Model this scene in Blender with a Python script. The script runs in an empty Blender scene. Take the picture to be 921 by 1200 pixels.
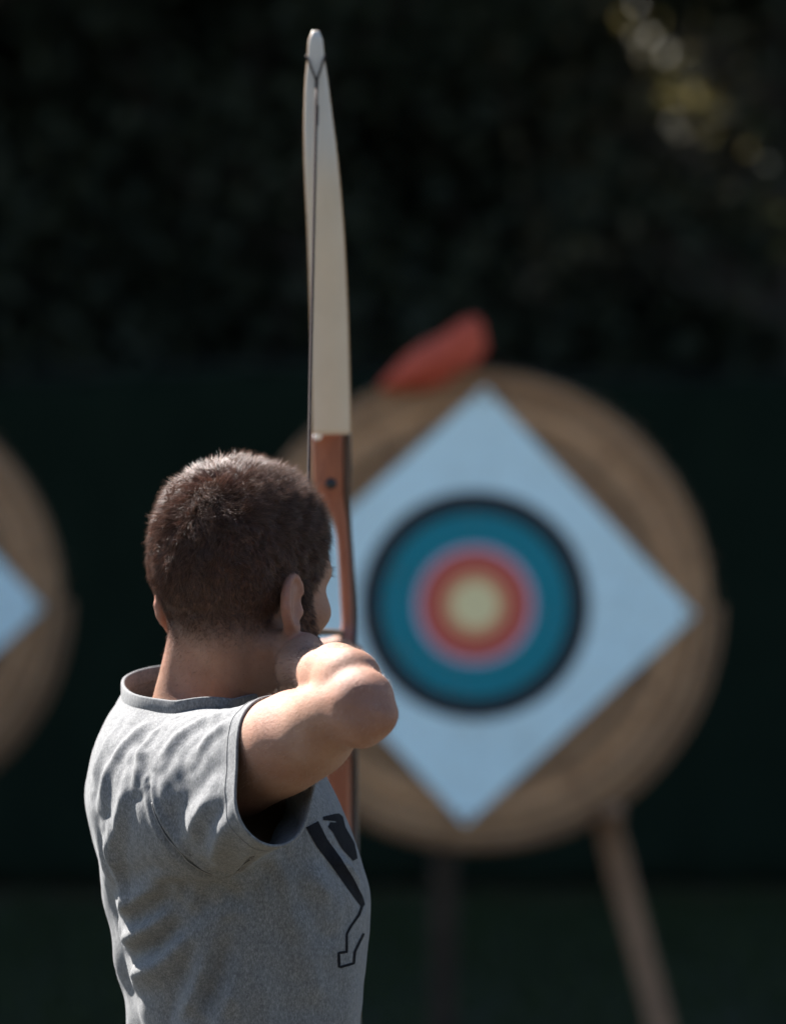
import bpy, math, random
import numpy as np
from mathutils import Vector, Matrix
from mathutils.bvhtree import BVHTree

random.seed(7)
RNG = np.random.default_rng(11)
SC = bpy.context.scene
COL = SC.collection
A = lambda *v: np.array(v, dtype=np.float64)

# ------------------------------------------------------------------ camera
CAM_H, FPX = 1.64, 5500.0
cam_data = bpy.data.cameras.new('camera')
cam = bpy.data.objects.new('camera', cam_data)
COL.objects.link(cam)
cam.location = (0, 0, CAM_H)
cam.rotation_euler = (math.radians(90), 0, 0)
cam_data.sensor_fit = 'VERTICAL'
cam_data.sensor_height = 36.0
cam_data.lens = FPX * 36.0 / 1200.0
cam_data.clip_end = 2000
cam_data.dof.use_dof = True
cam_data.dof.focus_distance = 4.86
cam_data.dof.aperture_fstop = 3.7
SC.camera = cam

# ------------------------------------------------------------------ sky and sun
SUN = A(-0.45, 0.43, 0.78)
SUN = SUN / np.linalg.norm(SUN)
world = bpy.data.worlds.new('World')
SC.world = world
world.use_nodes = True
wn = world.node_tree
wn.nodes.clear()
sky = wn.nodes.new('ShaderNodeTexSky')
sky.sky_type = 'NISHITA'
sky.sun_disc = False
sky.sun_elevation = math.asin(SUN[2])
sky.sun_rotation = math.atan2(SUN[0], SUN[1])
sky.air_density = 1.0
sky.dust_density = 0.2
sky.ozone_density = 2.0
bg = wn.nodes.new('ShaderNodeBackground')
bg.inputs['Strength'].default_value = 0.053
wo = wn.nodes.new('ShaderNodeOutputWorld')
wn.links.new(sky.outputs[0], bg.inputs[0])
wn.links.new(bg.outputs[0], wo.inputs[0])
sun_data = bpy.data.lights.new('sun', 'SUN')
sun_data.energy = 5.0
sun_data.angle = math.radians(0.53)
sun_data.color = (1.0, 0.98, 0.955)
sun = bpy.data.objects.new('sun', sun_data)
COL.objects.link(sun)
sun.rotation_euler = Vector(-SUN).to_track_quat('-Z', 'Y').to_euler()
sun.location = (0, 0, 20)

SC.view_settings.view_transform = 'Standard'
SC.view_settings.look = 'None'
SC.view_settings.gamma = 1.0
SC.view_settings.exposure = 2.22
SC.render.film_transparent = False
SC.cycles.use_denoising = True
SC.cycles.max_bounces = 8


def at(px, py, Y):
    """place seen at photo position (px, py) at real distance Y"""
    return A((px - 460.5) / FPX * Y, Y, CAM_H - (py - 600.0) / FPX * Y)


# ------------------------------------------------------------------ materials
def new_mat(name):
    m = bpy.data.materials.new(name)
    m.use_nodes = True
    nt = m.node_tree
    b = nt.nodes['Principled BSDF']
    return m, nt, b


def tex_coord(nt, scale=(1, 1, 1), kind='Object'):
    tc = nt.nodes.new('ShaderNodeTexCoord')
    mp = nt.nodes.new('ShaderNodeMapping')
    mp.inputs['Scale'].default_value = scale
    nt.links.new(tc.outputs[kind], mp.inputs['Vector'])
    return mp.outputs['Vector']


def noise(nt, vec, scale, detail=4, rough=0.6, dist=0.0):
    n = nt.nodes.new('ShaderNodeTexNoise')
    n.inputs['Scale'].default_value = scale
    n.inputs['Detail'].default_value = detail
    n.inputs['Roughness'].default_value = rough
    n.inputs['Distortion'].default_value = dist
    nt.links.new(vec, n.inputs['Vector'])
    return n.outputs['Fac']


def ramp(nt, fac, stops, interp='LINEAR'):
    r = nt.nodes.new('ShaderNodeValToRGB')
    r.color_ramp.interpolation = interp
    els = r.color_ramp.elements
    while len(els) < len(stops):
        els.new(0.5)
    for e, (p, c) in zip(els, stops):
        e.position = p
        e.color = (c[0], c[1], c[2], 1)
    nt.links.new(fac, r.inputs['Fac'])
    return r.outputs['Color']


def bump(nt, b, height, strength, distance):
    bp = nt.nodes.new('ShaderNodeBump')
    bp.inputs['Strength'].default_value = strength
    bp.inputs['Distance'].default_value = distance
    nt.links.new(height, bp.inputs['Height'])
    nt.links.new(bp.outputs['Normal'], b.inputs['Normal'])
    return bp


def mix(nt, fac, a, b_, mode='MIX'):
    m = nt.nodes.new('ShaderNodeMix')
    m.data_type = 'RGBA'
    m.blend_type = mode
    for sock, v in ((m.inputs[0], fac), (m.inputs[6], a), (m.inputs[7], b_)):
        if hasattr(v, 'is_linked'):
            nt.links.new(v, sock)
        elif isinstance(v, (int, float)):
            sock.default_value = v
        else:
            sock.default_value = (v[0], v[1], v[2], 1)
    return m.outputs[2]


def simple(name, c1, c2, rough, scale, stretch=(1, 1, 1), bstr=0.3, bdist=0.002, detail=4, spec=0.5):
    m, nt, b = new_mat(name)
    v = tex_coord(nt, stretch)
    f = noise(nt, v, scale, detail)
    nt.links.new(ramp(nt, f, [(0.3, c1), (0.7, c2)]), b.inputs['Base Color'])
    b.inputs['Roughness'].default_value = rough
    b.inputs['Specular IOR Level'].default_value = spec
    if bstr:
        bump(nt, b, f, bstr, bdist)
    return m


def mat_skin():
    m, nt, b = new_mat('skin')
    v = tex_coord(nt)
    blot = noise(nt, v, 22, 5)
    base = ramp(nt, blot, [(0.25, (0.225, 0.112, 0.070)), (0.55, (0.285, 0.155, 0.102)), (0.8, (0.35, 0.205, 0.142))])
    freck = noise(nt, v, 260, 2)
    fr = ramp(nt, freck, [(0.62, (1, 1, 1)), (0.75, (0.72, 0.6, 0.52))])
    base = mix(nt, 0.5, base, fr, 'MULTIPLY')
    at_ = nt.nodes.new('ShaderNodeAttribute')
    at_.attribute_name = 'tone'
    sep = nt.nodes.new('ShaderNodeSeparateColor')
    nt.links.new(at_.outputs['Color'], sep.inputs[0])
    base = mix(nt, sep.outputs[0], base, (0.03, 0.016, 0.011))       # stubble and scalp under the hair
    base = mix(nt, sep.outputs[1], base, (0.27, 0.085, 0.062))        # redder ears and lips
    base = mix(nt, sep.outputs[2], base, (0.55, 0.36, 0.29))        # nails
    nt.links.new(base, b.inputs['Base Color'])
    b.inputs['Roughness'].default_value = 0.6
    b.inputs['Specular IOR Level'].default_value = 0.22
    b.inputs['Subsurface Weight'].default_value = 0.12
    b.inputs['Subsurface Radius'].default_value = (0.012, 0.005, 0.003)
    b.inputs['Subsurface Scale'].default_value = 0.5
    f1 = noise(nt, v, 240, 6, 0.75)
    bump(nt, b, f1, 0.45, 0.0022)
    return m


def mat_shirt():
    m, nt, b = new_mat('grey_melange_jersey')
    v = tex_coord(nt, (1, 1, 1))
    # melange: short pale and dark fibres
    vf = tex_coord(nt, (1.0, 1.0, 0.45))
    f1 = noise(nt, vf, 620, 3, 0.75)
    f2 = noise(nt, v, 190, 3, 0.7)
    f3 = noise(nt, v, 9, 3)
    c = ramp(nt, f1, [(0.30, (0.102, 0.101, 0.099)), (0.5, (0.157, 0.155, 0.153)), (0.70, (0.242, 0.240, 0.238))])
    c2 = ramp(nt, f2, [(0.3, (0.72, 0.72, 0.73)), (0.7, (1.15, 1.14, 1.12))])
    c = mix(nt, 0.8, c, c2, 'MULTIPLY')
    c3 = ramp(nt, f3, [(0.3, (0.92, 0.91, 0.9)), (0.7, (1.06, 1.05, 1.04))])
    c = mix(nt, 0.7, c, c3, 'MULTIPLY')
    nt.links.new(c, b.inputs['Base Color'])
    b.inputs['Roughness'].default_value = 0.92
    b.inputs['Specular IOR Level'].default_value = 0.15
    b.inputs['Sheen Weight'].default_value = 0.08
    bump(nt, b, f1, 0.35, 0.0012)
    return m


def mat_leaf(name, c1, c2, trans=0.3, rough=0.45):
    m, nt, b = new_mat(name)
    g = nt.nodes.new('ShaderNodeNewGeometry')
    c = ramp(nt, g.outputs['Random Per Island'], [(0.0, c1), (1.0, c2)])
    nt.links.new(c, b.inputs['Base Color'])
    b.inputs['Roughness'].default_value = rough
    b.inputs['Specular IOR Level'].default_value = 0.2
    tr = nt.nodes.new('ShaderNodeBsdfTranslucent')
    ct = mix(nt, 1.0, c, (1.5, 1.35, 0.7), 'MULTIPLY')
    nt.links.new(ct, tr.inputs['Color'])
    ms = nt.nodes.new('ShaderNodeMixShader')
    ms.inputs[0].default_value = trans
    out = nt.nodes['Material Output']
    nt.links.new(b.outputs[0], ms.inputs[1])
    nt.links.new(tr.outputs[0], ms.inputs[2])
    nt.links.new(ms.outputs[0], out.inputs['Surface'])
    return m


def mat_hair(name, c1, c2, trans=0.25):
    m, nt, b = new_mat(name)
    g = nt.nodes.new('ShaderNodeNewGeometry')
    c = ramp(nt, g.outputs['Random Per Island'], [(0.0, c1), (0.75, c2), (1.0, tuple(x * 1.5 for x in c2))])
    nt.links.new(c, b.inputs['Base Color'])
    b.inputs['Roughness'].default_value = 0.33
    b.inputs['Specular IOR Level'].default_value = 0.5
    tr = nt.nodes.new('ShaderNodeBsdfTranslucent')
    nt.links.new(mix(nt, 1.0, c, (1.9, 1.5, 1.2), 'MULTIPLY'), tr.inputs['Color'])
    ms = nt.nodes.new('ShaderNodeMixShader')
    ms.inputs[0].default_value = trans
    nt.links.new(b.outputs[0], ms.inputs[1])
    nt.links.new(tr.outputs[0], ms.inputs[2])
    nt.links.new(ms.outputs[0], nt.nodes['Material Output'].inputs['Surface'])
    return m


def mat_target_paper():
    """printed face: yellow, red, thin white line, blue, black rings on white paper (local x,z)"""
    m, nt, b = new_mat('printed_target_paper')
    tc = nt.nodes.new('ShaderNodeTexCoord')
    mp = nt.nodes.new('ShaderNodeMapping')
    mp.inputs['Scale'].default_value = (1, 0, 1)
    nt.links.new(tc.outputs['Object'], mp.inputs['Vector'])
    ln = nt.nodes.new('ShaderNodeVectorMath')
    ln.operation = 'LENGTH'
    nt.links.new(mp.outputs['Vector'], ln.inputs[0])
    W = (0.73, 0.89, 0.87)
    rings = [(0.0, (0.92, 0.72, 0.36)), (0.058, (0.80, 0.36, 0.15)), (0.082, (0.62, 0.105, 0.065)), (0.138, (0.66, 0.48, 0.60)),
             (0.151, (0.002, 0.21, 0.25)), (0.236, (0.012, 0.014, 0.017)), (0.290, W)]
    c = ramp(nt, ln.outputs['Value'], rings, 'CONSTANT')
    v = tex_coord(nt)
    f = noise(nt, v, 5, 4)
    c = mix(nt, 0.5, c, ramp(nt, f, [(0.3, (0.9, 0.9, 0.9)), (0.7, (1.03, 1.03, 1.03))]), 'MULTIPLY')
    nt.links.new(c, b.inputs['Base Color'])
    b.inputs['Roughness'].default_value = 0.75
    bump(nt, b, f, 0.2, 0.01)
    return m


def mat_wood(name, c1, c2, rough, stretch, scale, gloss=0.0):
    m, nt, b = new_mat(name)
    v = tex_coord(nt, stretch)
    f = noise(nt, v, scale, 6, 0.6, 0.4)
    nt.links.new(ramp(nt, f, [(0.3, c1), (0.7, c2)]), b.inputs['Base Color'])
    b.inputs['Roughness'].default_value = rough
    b.inputs['Coat Weight'].default_value = gloss
    b.inputs['Coat Roughness'].default_value = 0.25
    bump(nt, b, f, 0.15, 0.001)
    return m


M = {
    'skin': mat_skin(),
    'shirt': mat_shirt(),
    'print': simple('black_shirt_print', (0.006, 0.006, 0.008), (0.012, 0.012, 0.014), 0.9, 300, spec=0.1),
    'seam': simple('grey_seam_thread', (0.13, 0.125, 0.12), (0.22, 0.21, 0.2), 0.9, 300),
    'hair': mat_hair('brown_hair', (0.042, 0.023, 0.016), (0.185, 0.112, 0.080), 0.36),
    'beard': mat_hair('dark_beard', (0.010, 0.006, 0.005), (0.022, 0.013, 0.009), 0.15),
    'fuzz': mat_hair('pale_arm_hair', (0.22, 0.16, 0.12), (0.34, 0.27, 0.21), 0.15),
    'denim': simple('dark_denim', (0.02, 0.03, 0.06), (0.05, 0.07, 0.12), 0.9, 200),
    'leather': simple('brown_shoe_leather', (0.06, 0.035, 0.02), (0.1, 0.06, 0.035), 0.5, 30),
    'limb_white': simple('cream_bow_laminate', (0.54, 0.495, 0.43), (0.60, 0.555, 0.49), 0.62, 14, (1, 1, 0.15), 0.05),
    'limb_wood': mat_wood('bow_limb_core', (0.30, 0.17, 0.08), (0.42, 0.26, 0.13), 0.4, (6, 6, 0.4), 30),
    'riser': mat_wood('red_brown_riser_wood', (0.20, 0.055, 0.026), (0.33, 0.105, 0.050), 0.36, (9, 9, 0.5), 14, 0.3),
    'riser_dark': mat_wood('dark_riser_laminate', (0.035, 0.018, 0.012), (0.06, 0.03, 0.02), 0.35, (9, 9, 0.5), 14, 0.3),
    'string': simple('dark_bow_string', (0.02, 0.013, 0.011), (0.045, 0.03, 0.025), 0.8, 900, spec=0.15),
    'black': simple('black_fitting', (0.01, 0.01, 0.01), (0.02, 0.02, 0.02), 0.5, 50),
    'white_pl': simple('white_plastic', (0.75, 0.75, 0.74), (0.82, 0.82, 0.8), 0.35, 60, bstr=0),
    'shaft': mat_wood('arrow_shaft_wood', (0.10, 0.055, 0.03), (0.16, 0.09, 0.05), 0.45, (20, 0.4, 20), 20),
    'feather': simple('dark_feather', (0.015, 0.018, 0.02), (0.04, 0.045, 0.05), 0.6, 300),
    'paper': mat_target_paper(),
    'timber': mat_wood('weathered_timber', (0.18, 0.092, 0.048), (0.31, 0.175, 0.095), 0.8, (8, 8, 0.6), 9),
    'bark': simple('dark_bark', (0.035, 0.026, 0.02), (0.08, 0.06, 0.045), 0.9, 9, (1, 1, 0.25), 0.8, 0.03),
    'redcloth': simple('red_cloth', (0.46, 0.060, 0.026), (0.60, 0.095, 0.045), 0.85, 26, (1, 1, 1), 0.4, 0.006),
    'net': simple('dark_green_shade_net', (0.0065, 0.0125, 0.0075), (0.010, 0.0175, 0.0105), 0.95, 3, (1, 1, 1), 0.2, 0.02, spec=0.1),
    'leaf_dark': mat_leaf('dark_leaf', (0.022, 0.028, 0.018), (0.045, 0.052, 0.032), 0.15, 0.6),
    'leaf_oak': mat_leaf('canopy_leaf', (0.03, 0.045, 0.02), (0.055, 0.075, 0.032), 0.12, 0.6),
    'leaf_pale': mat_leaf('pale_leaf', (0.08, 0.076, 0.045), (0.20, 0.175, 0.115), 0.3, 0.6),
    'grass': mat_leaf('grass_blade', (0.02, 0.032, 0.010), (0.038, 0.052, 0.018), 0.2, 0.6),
}


def mat_straw():
    m, nt, b = new_mat('straw')
    v = tex_coord(nt, (1, 1, 1))
    f = noise(nt, v, 60, 5, 0.7)
    f2 = noise(nt, v, 3.0, 3)
    c = ramp(nt, f, [(0.3, (0.37, 0.20, 0.102)), (0.7, (0.66, 0.40, 0.21))])
    ln = nt.nodes.new('ShaderNodeVectorMath')
    ln.operation = 'LENGTH'
    vv = tex_coord(nt, (1, 0, 1))
    nt.links.new(vv, ln.inputs[0])
    cx = nt.nodes.new('ShaderNodeCombineXYZ')
    nt.links.new(ln.outputs['Value'], cx.inputs[0])
    f3 = noise(nt, cx.outputs[0], 17, 2, 0.6)
    c = mix(nt, 1.0, c, ramp(nt, f3, [(0.42, (0.42, 0.40, 0.38)), (0.58, (1.25, 1.22, 1.18))]), 'MULTIPLY')
    c = mix(nt, 0.8, c, ramp(nt, f2, [(0.3, (0.75, 0.72, 0.7)), (0.7, (1.1, 1.08, 1.05))]), 'MULTIPLY')
    nt.links.new(c, b.inputs['Base Color'])
    b.inputs['Roughness'].default_value = 0.85
    bump(nt, b, f, 0.6, 0.006)
    return m


def mat_ground():
    m, nt, b = new_mat('dry_lawn')
    v = tex_coord(nt)
    f = noise(nt, v, 0.6, 6, 0.6)
    f2 = noise(nt, v, 40, 4, 0.7)
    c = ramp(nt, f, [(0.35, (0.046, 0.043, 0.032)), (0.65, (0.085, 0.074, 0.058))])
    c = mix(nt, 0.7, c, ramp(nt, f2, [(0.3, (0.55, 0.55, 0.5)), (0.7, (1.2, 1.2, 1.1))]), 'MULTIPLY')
    nt.links.new(c, b.inputs['Base Color'])
    b.inputs['Roughness'].default_value = 0.95
    bump(nt, b, f2, 0.8, 0.02)
    return m


M['straw'] = mat_straw()
M['ground'] = mat_ground()


# ------------------------------------------------------------------ mesh helpers
def mesh_data(name, V, faces, mat, smooth=True):
    """faces: int array (n,3)/(n,4), or a list of such arrays, or a list of tuples"""
    me = bpy.data.meshes.new(name)
    V = np.asarray(V, dtype=np.float32)
    if isinstance(faces, np.ndarray):
        faces = [faces]
    if len(faces) and isinstance(faces[0], (tuple, list)):
        me.from_pydata([tuple(map(float, v)) for v in V], [], faces)
    else:
        faces = [f for f in faces if len(f)]
        tot = sum(len(f) for f in faces)
        loops = np.concatenate([f.reshape(-1) for f in faces]).astype(np.int32)
        sizes = np.concatenate([np.full(len(f), f.shape[1], np.int32) for f in faces])
        starts = np.concatenate([[0], np.cumsum(sizes)[:-1]]).astype(np.int32)
        me.vertices.add(len(V))
        me.vertices.foreach_set('co', V.reshape(-1))
        me.loops.add(len(loops))
        me.loops.foreach_set('vertex_index', loops)
        me.polygons.add(tot)
        me.polygons.foreach_set('loop_start', starts)
        me.polygons.foreach_set('loop_total', sizes)
        me.update(calc_edges=True)
    me.materials.append(mat)
    if smooth:
        me.polygons.foreach_set('use_smooth', [True] * len(me.polygons))
    me.update()
    return me


def link(name, me, parent=None, loc=None):
    o = bpy.data.objects.new(name, me)
    COL.objects.link(o)
    if parent is not None:
        o.parent = parent
    if loc is not None:
        o.location = tuple(float(x) for x in loc)
    return o


def wobj(name, V, F, mat, root=None, smooth=True, origin=None):
    """object from world coordinates; root = world origin of its (unrotated) parent chain"""
    V = np.asarray(V, float)
    base = A(0, 0, 0) if origin is None else origin
    return link(name, mesh_data(name, V - base, F, mat, smooth), root)


def thing(o, label, cat, group=None, kind=None):
    o['label'] = label
    o['category'] = cat
    if group:
        o['group'] = group
    if kind:
        o['kind'] = kind
    return o


def empty(name, loc=(0, 0, 0)):
    o = bpy.data.objects.new(name, None)
    COL.objects.link(o)
    o.location = tuple(float(x) for x in loc)
    o.empty_display_size = 0.1
    return o


def unit(v):
    v = np.asarray(v, float)
    return v / (np.linalg.norm(v, axis=-1, keepdims=True) + 1e-12)


def frames(path):
    path = np.asarray(path, float)
    t = unit(np.gradient(path, axis=0))
    return path, t


def sweep(path, prof_fn, up=A(0, 0, 1), cap=True, closed=False):
    """prof_fn(i,s) -> (k,2) offsets along (side, up'); returns V, quads(+tri caps as list)"""
    path = np.asarray(path, float)
    n = len(path)
    if closed:
        t = unit(np.roll(path, -1, 0) - np.roll(path, 1, 0))
    else:
        t = unit(np.gradient(path, axis=0))
    ups = np.broadcast_to(up, path.shape)
    side = unit(np.cross(t, ups))
    upv = np.cross(side, t)
    V = []
    for i in range(n):
        pr = prof_fn(i, i / max(n - 1, 1))
        V.append(path[i] + pr[:, :1] * side[i] + pr[:, 1:] * upv[i])
    k = len(V[0])
    V = np.concatenate(V)
    F = []
    rng = range(n if closed else n - 1)
    for i in rng:
        j = (i + 1) % n
        a = i * k + np.arange(k)
        b = j * k + np.arange(k)
        F.append(np.stack([a, b, np.roll(b, -1), np.roll(a, -1)], 1))
    F = [tuple(map(int, q)) for q in np.concatenate(F)]
    if cap and not closed:
        F.append(tuple(range(k)))
        F.append(tuple(range((n - 1) * k + k - 1, (n - 1) * k - 1, -1)))
    return V, F


def circ(r, k=10, rx=None):
    a = np.linspace(0, 2 * np.pi, k, endpoint=False)
    return np.stack([np.cos(a) * (rx or r), np.sin(a) * r], 1)


def rrect(w, h, r, k=3):
    pts = []
    for cx, cy, a0 in ((w / 2 - r, h / 2 - r, 0), (-w / 2 + r, h / 2 - r, 90), (-w / 2 + r, -h / 2 + r, 180), (w / 2 - r, -h / 2 + r, 270)):
        for i in range(k):
            a = math.radians(a0 + 90 * i / (k - 1))
            pts.append((cx + r * math.cos(a), cy + r * math.sin(a)))
    return np.array(pts)


def tube(path, radii, k=8, up=A(0, 0, 1)):
    radii = np.broadcast_to(np.asarray(radii, float), (len(path),))
    return sweep(path, lambda i, s: circ(radii[i], k), up)


def box(c, size, bev=0.004):
    """bevelled box, world axis aligned"""
    sx, sy, sz = [s / 2 for s in size]
    V, idx = [], {}
    F = []
    b = bev
    import itertools
    for s in itertools.product((-1, 1), repeat=3):
        for ax in range(3):
            p = [s[0] * (sx - b), s[1] * (sy - b), s[2] * (sz - b)]
            p[ax] = s[ax] * (sx, sy, sz)[ax]
            idx[(s, ax)] = len(V)
            V.append(A(*p) + A(*c))
    for ax in range(3):
        u, w = [a for a in range(3) if a != ax]
        for sg in (-1, 1):
            q = []
            for (a_, b_) in ((-1, -1), (1, -1), (1, 1), (-1, 1)):
                s = [0, 0, 0]
                s[ax], s[u], s[w] = sg, a_, b_
                q.append(idx[(tuple(s), ax)])
            F.append(tuple(q))
            for sg2 in (-1, 1):
                if ax < u or True:
                    pass
    for s in itertools.product((-1, 1), repeat=3):
        F.append((idx[(s, 0)], idx[(s, 1)], idx[(s, 2)]))
    for ax in range(3):                       # edges parallel to ax
        u, w = [a for a in range(3) if a != ax]
        for a_ in (-1, 1):
            for b_ in (-1, 1):
                s1, s2 = [0] * 3, [0] * 3
                s1[ax], s2[ax] = -1, 1
                s1[u] = s2[u] = a_
                s1[w] = s2[w] = b_
                F.append((idx[(tuple(s1), u)], idx[(tuple(s2), u)], idx[(tuple(s2), w)], idx[(tuple(s1), w)]))
    return np.array(V), F


def fix_normals(me):
    import bmesh
    bm = bmesh.new()
    bm.from_mesh(me)
    bmesh.ops.recalc_face_normals(bm, faces=bm.faces)
    bm.to_mesh(me)
    bm.free()


# ------------------------------------------------------------------ smooth solids (distance fields + surface nets)
def smin(a, b, k):
    h = np.maximum(k - np.abs(a - b), 0) / k
    return np.minimum(a, b) - h * h * k * 0.25


def smax(a, b, k):
    return -smin(-a, -b, k)


def cone(P, a, b, r1, r2):
    ba = (b - a).astype(P.dtype)
    q = P - a.astype(P.dtype)
    t = np.clip((q @ ba) / (ba @ ba), 0, 1)
    q -= t[:, None] * ba
    return np.sqrt(np.einsum('ij,ij->i', q, q)) - (r1 + (r2 - r1) * t)


def ell(P, c, r, R=None):
    q = P - c.astype(P.dtype)
    q /= r.astype(P.dtype)
    k0 = np.sqrt(np.einsum('ij,ij->i', q, q))
    q /= r.astype(P.dtype)
    k1 = np.sqrt(np.einsum('ij,ij->i', q, q)) + 1e-9
    return k0 * (k0 - 1) / k1


def rot(axis, deg):
    return np.array(Matrix.Rotation(math.radians(deg), 3, axis))


def polygonize(fn, lo, hi, h, blk=12, margin=1.35):
    lo, hi = np.asarray(lo, float), np.asarray(hi, float)
    nb = np.ceil((hi - lo) / h / blk).astype(int)
    n = nb * blk
    F = np.full(tuple(n), 1.0, np.float32)
    ids = np.stack(np.meshgrid(*[np.arange(k) for k in nb], indexing='ij'), -1).reshape(-1, 3)
    cen = lo + (ids * blk + (blk - 1) / 2) * h
    d = fn(cen, cen.mean(0), 99.0)
    rad = blk * h * math.sqrt(3) / 2
    loc = np.stack(np.meshgrid(*[np.arange(blk)] * 3, indexing='ij'), -1).reshape(-1, 3)
    for (i, j, k), c, dd in zip(ids, cen, d):
        sl = (slice(i * blk, i * blk + blk), slice(j * blk, j * blk + blk), slice(k * blk, k * blk + blk))
        if abs(dd) > rad * margin + 0.02:
            F[sl] = dd
            continue
        P = (lo + (loc + A(i, j, k) * blk) * h).astype(np.float32)
        F[sl] = fn(P, c, rad).reshape(blk, blk, blk)
    # surface nets
    S = F < 0
    c8 = [S[a:n[0] - 1 + a, b:n[1] - 1 + b, c:n[2] - 1 + c] for a in (0, 1) for b in (0, 1) for c in (0, 1)]
    anyv = np.logical_or.reduce(c8)
    allv = np.logical_and.reduce(c8)
    act = anyv & ~allv
    ci = np.argwhere(act)
    idx = np.full(act.shape, -1, np.int32)
    idx[act] = np.arange(len(ci))
    acc = np.zeros((len(ci), 3))
    cnt = np.zeros(len(ci))
    corners = np.array([(a, b, c) for a in (0, 1) for b in (0, 1) for c in (0, 1)])
    vals = [F[ci[:, 0] + a, ci[:, 1] + b, ci[:, 2] + c] for a, b, c in corners]
    for e0 in range(8):
        for e1 in range(e0 + 1, 8):
            if np.abs(corners[e0] - corners[e1]).sum() != 1:
                continue
            v0, v1 = vals[e0], vals[e1]
            m = (v0 < 0) != (v1 < 0)
            t = np.where(m, v0 / np.where(m, v0 - v1, 1), 0)
            p = corners[e0] + t[:, None] * (corners[e1] - corners[e0])
            acc[m] += p[m]
            cnt[m] += 1
    V = lo + (ci + acc / cnt[:, None]) * h
    Q = []
    for ax in range(3):
        u, w = (ax + 1) % 3, (ax + 2) % 3
        s0 = [slice(1, -1)] * 3
        s1 = [slice(1, -1)] * 3
        s0[ax] = slice(0, -1)
        s1[ax] = slice(1, None)
        a, b = S[tuple(s0)], S[tuple(s1)]
        for flip, cond in ((False, a & ~b), (True, ~a & b)):
            e = np.argwhere(cond)
            if not len(e):
                continue
            off = np.ones(3, int)
            off[ax] = 0
            e = e + off
            du, dw = np.zeros(3, int), np.zeros(3, int)
            du[u], dw[w] = 1, 1
            g = lambda x: idx[x[:, 0], x[:, 1], x[:, 2]]
            q = np.stack([g(e - du - dw), g(e - dw), g(e), g(e - du)], 1)
            q = q[(q >= 0).all(1)]
            Q.append(q[:, ::-1] if flip else q)
    return V, np.concatenate(Q)


def tri_of(Q):
    return np.concatenate([Q[:, [0, 1, 2]], Q[:, [0, 2, 3]]])


def vnormals(V, T):
    n = np.cross(V[T[:, 1]] - V[T[:, 0]], V[T[:, 2]] - V[T[:, 0]])
    N = np.zeros_like(V)
    for k in range(3):
        for c in range(3):
            N[:, c] += np.bincount(T[:, k], n[:, c], len(V))
    return unit(N)


def laplace(V, T, it, lam=0.5):
    E = np.unique(np.sort(np.concatenate([T[:, [0, 1]], T[:, [1, 2]], T[:, [2, 0]]]), 1), axis=0)
    deg = np.bincount(E.reshape(-1), minlength=len(V)).astype(float)
    for _ in range(it):
        S = np.zeros_like(V)
        for c in range(3):
            S[:, c] = np.bincount(E[:, 0], V[E[:, 1], c], len(V)) + np.bincount(E[:, 1], V[E[:, 0], c], len(V))
        V = V + lam * (S / np.maximum(deg, 1)[:, None] - V)
    return V


def clip_mesh(V, T, f):
    """keep f >= 0"""
    s = f >= 0
    c = s[T].sum(1)
    out = [T[c == 3]]
    newV, cache = [], {}

    def ev(a, b):
        key = (a, b) if a < b else (b, a)
        if key not in cache:
            t = f[a] / (f[a] - f[b])
            cache[key] = len(V) + len(newV)
            newV.append(V[a] + t * (V[b] - V[a]))
        return cache[key]
    extra = []
    for t in T[(c == 1) | (c == 2)]:
        t = [int(x) for x in t]
        k = [bool(s[x]) for x in t]
        if sum(k) == 1:
            i = k.index(True)
            a, b, d = t[i], t[(i + 1) % 3], t[(i + 2) % 3]
            extra.append((a, ev(a, b), ev(a, d)))
        else:
            i = k.index(False)
            a, b, d = t[i], t[(i + 1) % 3], t[(i + 2) % 3]
            p, q = ev(a, b), ev(a, d)
            extra.append((p, b, d))
            extra.append((p, d, q))
    V2 = np.concatenate([V, np.array(newV).reshape(-1, 3)])
    T2 = np.concatenate(out + [np.array(extra, int).reshape(-1, 3)])
    used = np.unique(T2)
    m = np.full(len(V2), -1)
    m[used] = np.arange(len(used))
    return V2[used], m[T2]


def boundary_loops(T):
    E = np.concatenate([T[:, [0, 1]], T[:, [1, 2]], T[:, [2, 0]]])
    have = set(map(tuple, E.tolist()))
    nxt = {}
    for a, b in E.tolist():
        if (b, a) not in have:
            nxt[a] = b
    loops = []
    while nxt:
        s, _ = next(iter(nxt.items()))
        lp = [s]
        cur = nxt.pop(s)
        while cur != s and cur in nxt:
            lp.append(cur)
            cur = nxt.pop(cur)
        loops.append(lp)
    return sorted(loops, key=len, reverse=True)


def resample(pts, n, closed=False):
    pts = np.asarray(pts, float)
    if closed:
        pts = np.concatenate([pts, pts[:1]])
    s = np.concatenate([[0], np.cumsum(np.linalg.norm(np.diff(pts, axis=0), axis=1))])
    t = np.linspace(0, s[-1], n, endpoint=not closed)
    return np.stack([np.interp(t, s, pts[:, c]) for c in range(3)], 1)


def hash_noise(P, scale, seed=0):
    """smooth pseudo noise in [-1,1] from a few rotated sines"""
    r = np.random.default_rng(seed)
    out = np.zeros(len(P))
    for _ in range(6):
        k = unit(r.normal(size=3)) * scale * r.uniform(0.6, 1.6)
        out += np.sin(P @ k + r.uniform(0, 6.28))
    return out / 3.0


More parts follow.
